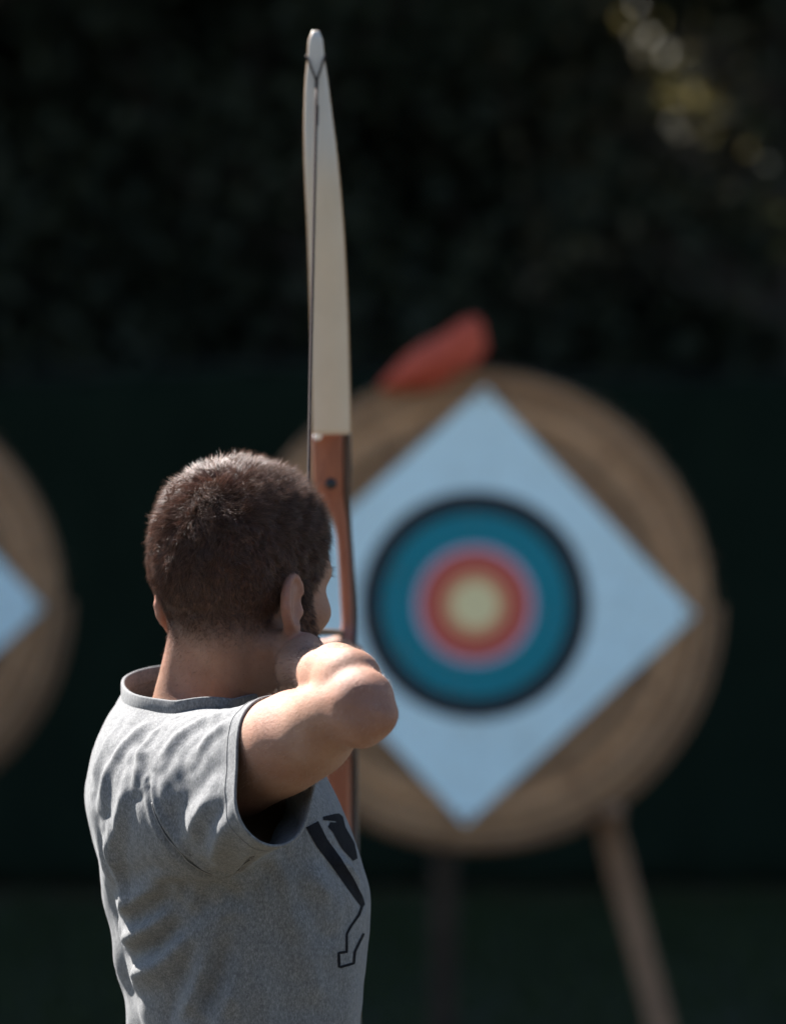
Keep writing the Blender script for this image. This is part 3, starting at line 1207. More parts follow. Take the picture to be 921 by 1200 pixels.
def hand_r_sdf(P):
    """draw hand: palm towards the face, three fingers hooked under the nock"""
    kx = NOCK[0] - 0.001
    d = smin(cone(P, WR_R, A(kx + 0.003, 4.955, WR_R[2] - 0.006), 0.0265, 0.026),
             cone(P, A(kx, 4.945, WR_R[2] + 0.018), A(kx, 4.955, WR_R[2] - 0.030), 0.021, 0.021), 0.02)
    d = smin(d, cone(P, WR_R + A(-0.004, 0.01, 0.004), A(kx - 0.012, 4.96, NOCK[2] - 0.022), 0.020, 0.016), 0.015)
    zs = [NOCK[2] - 0.016, NOCK[2] - 0.034, NOCK[2] - 0.052, NOCK[2] - 0.068]
    rs = [0.0092, 0.0096, 0.0090, 0.0080]
    ln = [1.0, 1.06, 1.0, 0.85]
    for i, (z, r, l) in enumerate(zip(zs, rs, ln)):
        k0 = A(kx, 4.968 + 0.004 * (i == 1) - 0.006 * (i == 3), z - 0.001)
        if i < 3:
            pts = [k0 - A(0, 0.03, 0), k0, A(kx + 0.004, k0[1] + 0.036 * l, z), A(kx - 0.010, k0[1] + 0.060 * l, z), A(kx - 0.027, k0[1] + 0.050 * l, z), A(kx - 0.033, k0[1] + 0.034 * l, z)]
        else:
            pts = [k0 - A(0, 0.025, 0), k0, A(kx + 0.005, k0[1] + 0.028, z - 0.006), A(kx - 0.012, k0[1] + 0.036, z - 0.009), A(kx - 0.022, k0[1] + 0.020, z - 0.009), A(kx - 0.020, k0[1] + 0.004, z - 0.007)]
        d = smin(d, chain(P, pts, [r * 1.15, r * 1.12, r * 1.05, r, r * 0.93, r * 0.8], 0.004), 0.005)
    # thumb folded along the palm side
    th = [WR_R + A(-0.012, 0.022, 0.012), A(kx - 0.026, 4.955, NOCK[2] - 0.020), A(kx - 0.034, 4.982, NOCK[2] - 0.030), A(kx - 0.030, 5.004, NOCK[2] - 0.042)]
    d = smin(d, chain(P, th, [0.016, 0.0125, 0.0105, 0.0085], 0.006), 0.010)
    return d


def arm_l_sdf(P):
    u = unit(EL_L - SH_L)
    d = cone(P, SH_L, EL_L, 0.057, 0.040)
    d = smin(d, cone(P, SH_L + u * 0.08 + A(0.01, 0, 0.012), SH_L + u * 0.2 + A(0.008, 0, 0.01), 0.034, 0.03), 0.02)
    f = unit(WR_L - EL_L)
    d = smin(d, cone(P, EL_L, EL_L + f * 0.10, 0.039, 0.041), 0.02)
    d = smin(d, cone(P, EL_L + f * 0.10, WR_L, 0.041, 0.027), 0.02)
    return d


def hand_l_sdf(P):
    """bow hand closed round the grip"""
    g = GRIP
    d = cone(P, WR_L, g + A(-0.028, -0.030, -0.012), 0.027, 0.027)
    d = smin(d, cone(P, g + A(-0.030, -0.012, 0.020), g + A(-0.030, -0.016, -0.040), 0.018, 0.019), 0.02)
    zs = [0.026, 0.006, -0.014, -0.033]
    for i, z in enumerate(zs):
        r = [0.0094, 0.0098, 0.0094, 0.0082][i]
        l = [1.0, 1.05, 1.0, 0.88][i]
        pts = [g + A(-0.034, -0.008, z), g + A(-0.034, 0.026, z + 0.002), g + A(-0.022, 0.050 * l, z), g + A(0.008, 0.056 * l, z - 0.002), g + A(0.023, 0.038, z - 0.003), g + A(0.023, 0.018, z - 0.003)]
        d = smin(d, chain(P, pts, [r * 1.2, r * 1.15, r * 1.05, r, r * 0.95, r * 0.8], 0.004), 0.004)
    th = [g + A(-0.030, -0.030, 0.018), g + A(-0.026, -0.034, 0.048), g + A(-0.004, -0.034, 0.056), g + A(0.014, -0.020, 0.050), g + A(0.020, 0.004, 0.040)]
    d = smin(d, chain(P, th, [0.020, 0.0175, 0.0135, 0.0105, 0.0085], 0.006), 0.010)
    return d


BODY_GROUPS = [
    ('head', HEAD + A(0, 0, 0.02), 0.18, head_sdf),
    ('neck', C7 + A(0.02, 0, 0.04), 0.22, neck_sdf),
    ('torso', A(-0.17, TY, 1.15), 0.48, lambda P: torso_loft(P, 0.028, None, 1.40)),
    ('armr', (SH_R + EL_R + WR_R) / 3, 0.30, arm_r_sdf),
    ('handr', NOCK + A(0, -0.05, -0.04), 0.16, hand_r_sdf),
    ('arml', (SH_L + WR_L) / 2, 0.36, arm_l_sdf),
    ('handl', GRIP, 0.16, hand_l_sdf),
]


def body_sdf(P, c, rad):
    v = {}
    for nm, gc, gr, fn in BODY_GROUPS:
        if np.linalg.norm(c - gc) < gr + rad + 0.06 or rad > 10:
            v[nm] = fn(P)
        else:
            v[nm] = np.maximum(np.linalg.norm(P - gc, axis=1) - gr, 0) + 0.05
    d = smin(v['head'], v['neck'], 0.022)
    d = smin(d, v['torso'], 0.05)
    shr = np.linalg.norm(P - SH_R, axis=1)
    shl = np.linalg.norm(P - SH_L, axis=1)
    ar = smin(v['armr'], v['handr'], 0.014)
    al = smin(v['arml'], v['handl'], 0.014)
    d = smin(d, ar, 0.0015 + 0.04 * np.clip(1.5 - shr / 0.1, 0, 1))
    d = smin(d, al, 0.0015 + 0.04 * np.clip(1.5 - shl / 0.1, 0, 1))
    return d


FEET = A(-0.16, TY, 0.0)
V, Q = polygonize(body_sdf, (-0.42, 4.58, 0.86), (0.06, 5.90, 1.80), 0.0031)
T = tri_of(Q)
V = laplace(V, T, 1, 0.35)
BV, BT = V, T
BN = vnormals(V, T)
# fine modelling of skin: slight relief
elb = np.exp(-(np.linalg.norm(V - at(438, 825, 4.64), axis=1) / 0.05) ** 2)
V = V + BN * (hash_noise(V, 160, 2) * 0.00035 + hash_noise(V * A(1, 1, 2.2), 130, 8) * 0.0006 * elb + hash_noise(V, 60, 9) * 0.0010 * (np.linalg.norm(V - EL_R, axis=1) < 0.25))[:, None]
person = link('person', mesh_data('person', V - FEET, Q, M['skin']), None, FEET)
thing(person, 'archer in grey t-shirt seen from behind, drawing a bow with raised right elbow', 'person')

# skin tone regions
L = (V - HEAD) @ HM.T
lx, ly, lz = np.abs(L[:, 0]), L[:, 1], L[:, 2]
near_head = np.linalg.norm(L, axis=1) < 0.2


def sstep(x, a, b):
    t = np.clip((x - a) / (b - a), 0, 1)
    return t * t * (3 - 2 * t)


def hair_mask(L):
    """1 where scalp hair grows (head local coordinates)"""
    lx, ly, lz = np.abs(L[:, 0]), L[:, 1], L[:, 2]
    nape = -0.034 + 0.010 * np.cos(L[:, 0] * 60)                   # lower hairline at the back
    side = np.interp(ly, [-0.09, -0.045, -0.022, -0.006, 0.005, 0.018, 0.03, 0.040, 0.055, 0.075, 0.1], [-0.034, -0.034, -0.024, 0.012, 0.030, 0.026, -0.02, 0.015, 0.045, 0.072, 0.085])
    m = sstep(lz, side - 0.016 - 0.010 * (ly < -0.03), side + 0.010 + 0.012 * (ly < -0.03))
    ear = np.where((ear_sdf(np.stack([lx, ly, lz], 1)) < 0.0012) & (lx > 0.0725), 0.0, 2.0)
    return m * (ear > 1) * (np.linalg.norm(L, axis=1) < 0.2) * (lz > -0.06)


def beard_mask(L):
    lx, ly, lz = np.abs(L[:, 0]), L[:, 1], L[:, 2]
    up = np.interp(ly, [0.0, 0.02, 0.035, 0.05, 0.07, 0.09, 0.11], [-0.04, 0.03, 0.02, -0.02, -0.036, -0.036, -0.036])
    m = sstep(up - lz, -0.004, 0.010) * sstep(ly, 0.006, 0.022) * sstep(lz, -0.125, -0.108)
    lips = ((lx / 0.022) ** 2 + ((lz + 0.058) / 0.011) ** 2) > 1
    return m * lips * (np.linalg.norm(L, axis=1) < 0.17)


wr_guard = np.minimum(np.minimum(hand_r_sdf(V), arm_r_sdf(V)), 1)
not_hand = wr_guard > 0.004
tone = np.zeros((len(V), 4), np.float32)
tone[:, 3] = 1
hm = hair_mask(L)
bm_ = beard_mask(L) * not_hand
brow = sstep(0.007 - np.abs(lz - 0.038 + 0.2 * np.maximum(lx - 0.03, 0)), 0, 0.004) * (lx > 0.010) * (lx < 0.052) * (ly > 0.06)
tone[:, 0] = np.where(near_head, np.clip(np.maximum(np.maximum(hm * 0.75, bm_ * 0.8), brow * 0.9), 0, 1), 0)
ear_d = ((lx - 0.088) / 0.014) ** 2 + ((ly + 0.012) / 0.024) ** 2 + (lz / 0.036) ** 2
lip = ((lx / 0.02) ** 2 + ((lz + 0.058) / 0.010) ** 2 < 1) & (ly > 0.08)
tone[:, 1] = np.where(near_head, np.clip(0.28 * (ear_d < 1.2) + 0.5 * lip, 0, 1), 0)
tone[:, 1] += 0.2 * elb + 0.12 * np.clip(hash_noise(V, 45, 71), 0, 1)
ca = person.data.color_attributes.new('tone', 'FLOAT_COLOR', 'POINT')
ca.data.foreach_set('color', tone.reshape(-1))

# ---- hair, beard, arm hair as real strands
fa = BT[near_head[BT[:, 0]]]


def sample(tris, n, rng):
    a, b, c = V[tris[:, 0]], V[tris[:, 1]], V[tris[:, 2]]
    ar = np.linalg.norm(np.cross(b - a, c - a), axis=1)
    k = rng.choice(len(tris), n, p=ar / ar.sum())
    r1, r2 = np.sqrt(rng.random(n)), rng.random(n)
    w = np.stack([1 - r1, r1 * (1 - r2), r1 * r2], 1)
    t = tris[k]
    return (V[t] * w[..., None]).sum(1), unit((BN[t] * w[..., None]).sum(1))


def person_child(name, Vw, F, mat):
    return link(name, mesh_data(name, Vw - FEET, F, mat), person)


rg = np.random.default_rng(21)
p, n = sample(fa, 200000, rg)
L_ = (p - HEAD) @ HM.T
keep = rg.random(len(p)) < hair_mask(L_) ** 1.5
p, n, L_ = p[keep][:62000], n[keep][:62000], L_[keep][:62000]
ln_ = n @ HM.T
whorl = A(0.012, -0.052, 0.128)
away = L_ - whorl
dist = np.linalg.norm(away, axis=1)
away = away - (away * ln_).sum(1)[:, None] * ln_
away = unit(away)
swirl = np.cross(ln_, away)
top = sstep(L_[:, 2], 0.06, 0.125)
flow = unit(away + swirl * (0.7 * np.exp(-dist / 0.04))[:, None] + A(0, 0.5, 0) * top[:, None] + A(0, 0.15, -0.6) * (1 - top)[:, None])
tuft = np.stack([hash_noise(L_, 230, s) for s in (1, 2, 3)], 1)
tuft2 = np.stack([hash_noise(L_, 520, s) for s in (4, 5, 6)], 1)
flow = unit(flow + 0.55 * tuft + 0.35 * tuft2 + 0.28 * rg.normal(size=L_.shape))
lift = 0.25 + 0.55 * top + 0.12 * rg.normal(size=len(p))
front = sstep(L_[:, 1], 0.03, 0.08) * top
d0 = unit(ln_ * (0.55 + lift + 0.3 * front)[:, None] + flow * 0.5)
d1 = unit(ln_ * (0.05 + 0.55 * lift + 0.3 * front)[:, None] + flow * 0.9)
fade = sstep(L_[:, 2], -0.045, 0.06)
length = (0.0030 + 0.0100 * fade + 0.0095 * top) * rg.uniform(0.7, 1.2, len(p)) * (1 + 0.12 * tuft[:, 0])
Vh, Fh = strands(p - n * 0.0008, d0 @ HM, d1 @ HM, length, rg.uniform(0.00016, 0.00026, len(p)), 3)
person_child('hair', Vh, Fh, M['hair'])

p, n = sample(fa, 90000, rg)
L_ = (p - HEAD) @ HM.T
keep = (rg.random(len(p)) < beard_mask(L_) * 0.9) & (np.minimum(hand_r_sdf(p), arm_r_sdf(p)) > 0.004)
p, n, L_ = p[keep], n[keep], L_[keep]
d1 = unit(n * 0.5 + (A(0, 0.3, -0.9) @ HM) + 0.35 * rg.normal(size=p.shape))
Vh, Fh = strands(p, n + 0.2 * rg.normal(size=p.shape), d1, rg.uniform(0.004, 0.008, len(p)), np.full(len(p), 0.00018), 2)
person_child('beard', Vh, Fh, M['beard'])
# eyebrow and lashes of the right eye
p, n = sample(fa, 90000, rg)
L_ = (p - HEAD) @ HM.T
bx_, by_, bz_ = np.abs(L_[:, 0]), L_[:, 1], L_[:, 2]
keep = (np.abs(bz_ - 0.038 + 0.2 * np.maximum(bx_ - 0.03, 0)) < 0.005) & (bx_ > 0.012) & (bx_ < 0.052) & (by_ > 0.055)
p, n = p[keep], n[keep]
for sg in (-1, 1):
    k_ = ((p - HEAD) @ HR) * sg > 0
    pp, nn_ = p[k_], n[k_]
    Vh, Fh = strands(pp, nn_, nn_ + sg * HR * 1.4 + 0.3 * rg.normal(size=pp.shape), rg.uniform(0.005, 0.009, len(pp)), np.full(len(pp), 0.00018), 2)
    person_child('eyebrow', Vh, Fh, M['beard'])
# fine hair on the right arm
am = (np.linalg.norm(BV - (EL_R + A(0, 0.06, 0)), axis=1) < 0.17) & (arm_r_sdf(BV) < 0.003) & (hand_r_sdf(BV) > 0.01)
fr_ = BT[am[BT].all(1)]
p, n = sample(fr_, 2600, rg)
fl = unit(A(-0.4, 0.5, -0.3) + 0.5 * rg.normal(size=p.shape))
Vh, Fh = strands(p, n * 0.8 + fl * 0.5, n * 0.3 + fl, rg.uniform(0.004, 0.009, len(p)), np.full(len(p), 0.00007), 3)
person_child('arm_hair', Vh, Fh, M['fuzz'])['kind'] = 'stuff'
# stray fuzz at the nape and neck edge
p, n = sample(fa, 30000, rg)
L_ = (p - HEAD) @ HM.T
keep = (L_[:, 2] < -0.03) & (L_[:, 2] > -0.10) & (L_[:, 1] < 0.0) & (rg.random(len(p)) < 0.16)
p, n = p[keep], n[keep]
Vh, Fh = strands(p, n + 0.3 * rg.normal(size=p.shape), n + A(0, 0, -1.5) + 0.4 * rg.normal(size=p.shape), rg.uniform(0.003, 0.007, len(p)), np.full(len(p), 0.00011), 2)
person_child('neck_hair', Vh, Fh, M['hair'])['kind'] = 'stuff'

# ---- T-shirt
HEM_C = SH_R + UA * 0.150 + A(0.0, 0.0, -0.026)
ULA = unit(EL_L - SH_L)
HEM_L = SH_L + ULA * 0.16


def shirt_sdf(P, c, rad):
    d = torso_loft(P)
    y0 = C7 + A(0.0, 0.0, -0.052)
    d = smin(d, cone(P, y0, SH_R + A(-0.004, 0.0, -0.010), 0.054, 0.071), 0.04)
    d = smin(d, cone(P, y0, SH_L + A(-0.004, 0.0, 0.0), 0.056, 0.070), 0.04)
    # right sleeve: follows the arm, hangs loose below
    s = cone(P, SH_R, SH_R + UA * 0.24, 0.067, 0.040)
    s = smin(s, cone(P, SH_R + A(-0.015, -0.01, -0.055), SH_R + UA * 0.24 + A(-0.026, -0.016, -0.078), 0.055, 0.034), 0.05)
    s = smax(s, (P - SH_R.astype(P.dtype)) @ A(0.82, 0.57, 0).astype(P.dtype) - 0.047, 0.03)
    d = smin(d, s, 0.035)
    s = cone(P, SH_L, SH_L + ULA * 0.26, 0.071, 0.064)
    s = smin(s, cone(P, SH_L + A(0, 0, -0.04), SH_L + ULA * 0.26 + A(0, 0, -0.04), 0.055, 0.05), 0.04)
    d = smin(d, s, 0.035)
    # shoulder blades push the cloth out a little
    d = smin(d, ell(P, A(-0.262, 4.96, 1.33), A(0.045, 0.06, 0.08)), 0.05)
    return d


V, Q = polygonize(shirt_sdf, (-0.42, 4.66, 0.84), (0.06, 5.55, 1.52), 0.0031, margin=1.9)
T = tri_of(Q)
V = laplace(V, T, 2, 0.5)
N = vnormals(V, T)


def px_of(P):
    return 460.5 + P[:, 0] / P[:, 1] * FPX, 600 - (P[:, 2] - CAM_H) / P[:, 1] * FPX


pxs, pys = px_of(V)
facing = (N * (V - A(0, 0, CAM_H))).sum(1) < 0


def on_shirt(pts):
    """surface points of the shirt's near side for a crease drawn through photo positions"""
    out = []
    for x, y in pts:
        dd = (pxs - x) ** 2 + (pys - y) ** 2 + np.where(facing, 0, 1e6)
        c = np.argsort(dd)[:12]
        c = c[dd[c] < dd[c[0]] + 60]
        out.append(V[c[np.argmin(V[c, 1])]])
    return np.array(out)


def zpt(*z):       # crease positions read in an enlarged detail of the shirt
    return [(80 + a / 2.3025, 740 + b / 2.3025) for a, b in z]


# (line, height, half width): raised folds; negative = grooves
FOLDS = [
    (zpt((78, 470), (100, 380), (150, 305), (240, 228)), 0.0055, 0.008),
    (zpt((60, 420), (90, 320), (125, 250)), 0.004, 0.008),
    (zpt((180, 415), (192, 320), (240, 265), (310, 222)), 0.0060, 0.0075),
    (zpt((150, 300), (205, 300)), -0.002, 0.008),
    (zpt((240, 350), (285, 285), (360, 235), (430, 214)), 0.0048, 0.008),
    (zpt((330, 340), (380, 275), (440, 235)), 0.0038, 0.007),
    (zpt((210, 300), (260, 250), (330, 215)), -0.004, 0.006),
    (zpt((395, 420), (340, 500), (315, 580)), 0.0042, 0.011),
    (zpt((455, 480), (405, 560), (375, 640)), 0.0038, 0.010),
    (zpt((300, 420), (270, 500), (290, 570)), -0.0035, 0.012),
    (zpt((300, 1060), (350, 940), (395, 820), (440, 715)), 0.0075, 0.0115),
    (zpt((345, 1040), (390, 930), (430, 820)), -0.0045, 0.011),
    (zpt((415, 1060), (450, 920), (480, 800), (500, 700)), 0.0055, 0.012),
    (zpt((520, 1060), (540, 900), (548, 760), (540, 650)), 0.0035, 0.014),
    (zpt((130, 760), (190, 715), (260, 690)), 0.0050, 0.011),
    (zpt((150, 830), (220, 800), (300, 740)), 0.0060, 0.012),
    (zpt((165, 930), (240, 900), (320, 820), (370, 740)), 0.0060, 0.013),
    (zpt((150, 790), (220, 760), (290, 705)), -0.004, 0.010),
    (zpt((160, 880), (230, 850), (310, 780)), -0.0045, 0.010),
    (zpt((110, 600), (130, 500), (160, 400)), 0.0035, 0.010),
    (zpt((95, 540), (120, 650), (160, 760)), 0.0035, 0.009),
    (zpt((600, 470), (630, 560), (680, 660), (720, 760)), 0.0042, 0.012),
    (zpt((585, 600), (600, 700), (620, 820), (640, 950)), 0.0035, 0.014),
    (zpt((640, 440), (690, 520), (750, 620), (795, 690)), 0.0045, 0.008),
    (zpt((660, 800), (670, 900), (690, 1040)), 0.0030, 0.015),
    (zpt((206, 400), (222, 490), (255, 560), (310, 628), (370, 668), (425, 682), (470, 655), (500, 610)), -0.0030, 0.0035),
    (zpt((216, 400), (232, 484), (264, 552), (316, 618), (374, 658), (425, 670)), 0.0016, 0.004),
]


def seg_dist(P, line):
    best = np.full(len(P), 9.0)
    for a, b in zip(line[:-1], line[1:]):
        ba = b - a
        t = np.clip(((P - a) @ ba) / (ba @ ba + 1e-12), 0, 1)
        best = np.minimum(best, np.linalg.norm(P - a - t[:, None] * ba, axis=1))
    return best


disp = np.zeros(len(V))
seam_line = None
for zi, (pts, hgt, w) in enumerate(FOLDS):
    ln = on_shirt(pts)
    ln3 = resample(ln, 30)
    for _ in range(4):
        ln3[1:-1] = (ln3[:-2] + ln3[2:] + 2 * ln3[1:-1]) / 4
    d = seg_dist(V, ln3)
    w = w * (0.92 if ln3[:, 2].mean() > 1.33 else 1.0)
    s = np.exp(-(d / w) ** 1.5) - 0.35 * np.exp(-((d - 1.9 * w) / w) ** 2)
    # fade towards the ends
    e0 = np.linalg.norm(V - ln3[0], axis=1)
    e1 = np.linalg.norm(V - ln3[-1], axis=1)
    fade = np.clip(np.minimum(e0, e1) / (2.2 * w), 0.15, 1)
    disp += (1.4 if ln3[:, 2].mean() < 1.33 else 0.75) * hgt * s * fade
    if zi == len(FOLDS) - 2:
        seam_line = ln3
# broad and small slack of the cloth
low = sstep(1.40 - V[:, 2], 0.0, 0.25)
dg = V @ A(0.75, 0.25, -0.6)
disp += 0.0035 * hash_noise(V * A(1, 1, 0.55), 34, 12) * (0.12 + 0.88 * low)
disp += 0.0008 * hash_noise(V * A(1, 1, 0.6), 85, 14)
disp += 0.0007 * hash_noise(V, 210, 15)
disp += 0.0042 * hash_noise(V * A(1, 1, 0.22) + A(0, 0, 0.5) * V[:, :1], 58, 33) * sstep(1.28 - V[:, 2], 0.0, 0.12)
disp += 0.0030 * hash_noise((V @ rot('Y', 28).T) * A(0.35, 0.8, 1.3), 62, 35) * sstep(1.34 - V[:, 2], 0.0, 0.1) * sstep(-0.12 - V[:, 0], 0, 0.08)
edge = np.clip(np.abs((V - HEM_C) @ UA) / 0.035, 0.12, 1)
edge = np.where(np.linalg.norm(V - HEM_C, axis=1) < 0.14, edge, 1)
rimd = np.abs(at(0, 813, 5.03)[2] + 0.14 * (V[:, 1] - 5.03) - V[:, 2])
edge = np.where(np.linalg.norm((V - C7)[:, :2], axis=1) < 0.14, np.minimum(edge, np.clip(rimd / 0.02, 0.1, 1)), edge)
V = V + N * (disp * edge)[:, None]
V = laplace(V, T, 1, 0.35)

# openings
zc_rim = at(0, 813, 5.03)[2]
f_plane = zc_rim + 0.14 * (V[:, 1] - 5.03) + 0.02 * (V[:, 0] + 0.2) - V[:, 2]
cx_ = at(238, 0, 5.03)[0]
cyl = ((V[:, 0] - cx_) / 0.125) ** 2 + ((V[:, 1] - 5.035) / 0.122) ** 2 - 1
f_neck = np.maximum(f_plane, cyl * 0.05)
f_sl = -((V - HEM_C) @ UA)
f_ll = -((V - HEM_L) @ ULA)
f_hem = V[:, 2] - (0.885 + 0.006 * np.sin(V[:, 0] * 30))
f = np.minimum(np.minimum(f_neck, f_sl), np.minimum(f_ll, f_hem))
V, T = clip_mesh(V, T, f)
shirt = person_child('t_shirt', V, T, M['shirt'])
so = shirt.modifiers.new('cloth_thickness', 'SOLIDIFY')
so.thickness = 0.0022
so.offset = -1
SV, ST = V, T
SN = vnormals(V, T)
stitch_loop = None
loops = [lp for lp in boundary_loops(T) if len(lp) > 30]
for lp in loops:
    P = V[lp]
    P = resample(P, 160, True)
    for _ in range(14):
        P = (np.roll(P, 1, 0) + np.roll(P, -1, 0) + 2 * P) / 4
    Lp = np.linalg.norm(P - np.roll(P, 1, 0), axis=1).sum()
    m = P.mean(0)
    if m[2] > 1.40 and abs(m[1] - 5.03) < 0.08:            # ribbed collar
        outd = unit((P - m) * A(1, 1, 0.0))
        V2, F2 = sweep(P + A(0, 0, 0.004), lambda i, s: rrect(0.0040, 0.017, 0.0017), A(0, 0, 1), closed=True)
        co = link('collar', mesh_data('collar', V2 - FEET, F2, M['shirt']), shirt)
    else:
        V2, F2 = sweep(P, lambda i, s: circ(0.0019, 6), A(0.1, 0.3, 0.9), closed=True)
        co = link('hem', mesh_data('hem', V2 - FEET, F2, M['shirt']), shirt)
        if np.linalg.norm(m - HEM_C) < 0.08:
            stitch_loop = P - UA * 0.017

bvh = BVHTree.FromPolygons([tuple(v) for v in V], [tuple(map(int, t)) for t in T])


def drape(path, offset):
    out = []
    for q in path:
        hit = bvh.find_nearest(Vector(q))
        nn = np.array(hit[1])
        out.append(np.array(hit[0]) + nn * offset)
    return np.array(out)


if stitch_loop is not None:
    sl_ = drape(stitch_loop, 0.0002)
    V2, F2 = sweep(sl_, lambda i, s: circ(0.0007, 5), A(0.1, 0.3, 0.9), closed=True)
    link('hem_stitch', mesh_data('hem_stitch', V2 - FEET, F2, M['seam']), shirt)
# stitched armhole seam
if seam_line is not None:
    sp_ = drape(resample(seam_line, 90), 0.0009)
    for _ in range(3):
        sp_[1:-1] = (sp_[:-2] + sp_[2:] + 2 * sp_[1:-1]) / 4
    sp_ = sp_[9:]
    V2, F2 = tube(sp_, 0.0009, 5, A(0.2, -1, 0.1))
    link('armhole_seam', mesh_data('armhole_seam', V2 - FEET, F2, M['seam']), shirt)


def cast(x, y):
    d = Vector(at(x, y, 1.0) - A(0, 0, CAM_H)).normalized()
    h = bvh.ray_cast(Vector((0, 0, CAM_H)), d)
    if h[0] is None:
        return None
    return np.array(h[0]), np.array(h[1])


# chest print: ink shapes following the cloth
def ink(pieces):
    Vs, Fs, off = [], [], 0
    for pts, wid in pieces:
        pts = np.array(pts, float)
        wid = np.broadcast_to(np.asarray(wid, float), (len(pts),))
        s = np.concatenate([[0], np.cumsum(np.linalg.norm(np.diff(pts, axis=0), axis=1))])
        n = max(6, int(s[-1] / 2.5))
        t = np.linspace(0, s[-1], n)
        c = np.stack([np.interp(t, s, pts[:, 0]), np.interp(t, s, pts[:, 1])], 1)
        w = np.interp(t, s, wid)
        tg = unit(np.gradient(c, axis=0))
        nm = np.stack([-tg[:, 1], tg[:, 0]], 1)
        m = 7
        grid = {}
        for i in range(n):
            for j in range(m):
                q = c[i] + nm[i] * w[i] * ((j / (m - 1)) - 0.5)
                h = cast(q[0], q[1])
                if h is not None:
                    nn = h[1] if h[1] @ A(0.3, -1, 0) > 0 else -h[1]
                    grid[(i, j)] = off
                    Vs.append(h[0] + nn * 0.0006)
                    off += 1
        for i in range(n - 1):
            for j in range(m - 1):
                k = [(i, j), (i + 1, j), (i + 1, j + 1), (i, j + 1)]
                if all(x in grid for x in k):
                    ids = [grid[x] for x in k]
                    pp = np.array([Vs[x] for x in ids])
                    if np.ptp(pp, axis=0).max() < 0.02:
                        Fs.append(tuple(ids))
    return np.array(Vs), Fs


z3 = lambda *q: [(340 + a / 3.527, 860 + b / 3.527) for a, b in q]
pieces = [
    (z3((90, 374), (130, 450), (190, 530), (240, 605), (285, 680), (300, 712)), [16, 15, 14, 13, 9, 5]),
    (z3((298, 705), (285, 745), (250, 795), (233, 828), (233, 900)), [3.2, 3, 2.8, 2.6, 2.6]),
    (z3((236, 900), (200, 905), (202, 965), (262, 948), (266, 902)), 3.0),
    (z3((264, 905), (285, 862), (303, 825)), 2.8),
    (z3((135, 350), (200, 345), (215, 400)), [4, 10, 8]),
    (z3((160, 375), (200, 395), (240, 465), (268, 520)), [6, 16, 16, 6]),
]
for pc in pieces:
    V2, F2 = ink([pc])
    if len(F2) > 4:
        link('chest_print', mesh_data('chest_print', V2 - FEET, F2, M['print']), shirt)


# ---- trousers and shoes (below the picture)
def trouser_sdf(P, c, rad):
    hip = A(-0.15, TY, 0.90)
    d = ell(P, A(-0.155, TY, 0.93), A(0.125, 0.175, 0.12))
    for s in (-1, 1):
        kn = A(-0.14, TY + s * 0.17, 0.48)
        an = A(-0.17, TY + s * 0.22, 0.06)
        l = smin(cone(P, hip + A(0, s * 0.09, -0.06), kn, 0.095, 0.068), cone(P, kn, an, 0.068, 0.058), 0.04)
        d = smin(d, l, 0.03)
    d = d + 0.004 * hash_noise(P * A(1, 1, 1.6), 38, 31)
    return smax(d, np.maximum(P[:, 2] - 1.0, 0.05 - P[:, 2]), 0.01)


V, Q = polygonize(trouser_sdf, (-0.40, 4.68, 0.0), (0.10, 5.42, 1.05), 0.008)
person_child('trousers', V, Q, M['denim'])


def shoe_sdf(P, c, rad):
    d = None
    for s in (-1, 1):
        b = A(-0.17, TY + s * 0.22, 0)
        u = cone(P, b + A(-0.04, 0, 0.045), b + A(0.16, s * 0.01, 0.035), 0.046, 0.036)
        u = smin(u, cone(P, b + A(0, 0, 0.05), b + A(0.0, 0, 0.10), 0.045, 0.047), 0.03)
        u = smax(u, -P[:, 2] + 0.002, 0.006)
        d = u if d is None else np.minimum(d, u)
    return d


V, Q = polygonize(shoe_sdf, (-0.32, 4.70, -0.03), (0.12, 5.40, 0.20), 0.007)
for s in (-1, 1):
    sel = (V[Q[:, 0], 1] - TY) * s > 0
    q = Q[sel]
    us = np.unique(q)
    m_ = np.full(len(V), -1)
    m_[us] = np.arange(len(us))
    person_child('shoe', V[us], m_[q], M['leather'])


# ================================================================== BOW AND ARROW
bow = empty('recurve_bow', GRIP)
thing(bow, 'wooden recurve bow with cream upper limb held upright by the archer', 'bow')


def bobj(name, V, F, mat, parent=None, smooth=True):
    return link(name, mesh_data(name, np.asarray(V) - GRIP, F, mat, smooth), parent or bow)


def limb_path(rows, n=60):
    """rows: px centre, py, depth, width(px)"""
    rows = np.array(rows, float)
    P = np.array([at(r[0], r[1], r[2]) for r in rows])
    w = rows[:, 3] / FPX * rows[:, 2]
    s = np.concatenate([[0], np.cumsum(np.linalg.norm(np.diff(P, axis=0), axis=1))])
    t = np.linspace(0, s[-1], n)
    out = np.stack([smooth_interp(t, s, P[:, c]) for c in range(3)], 1)
    return out, smooth_interp(t, s, w)


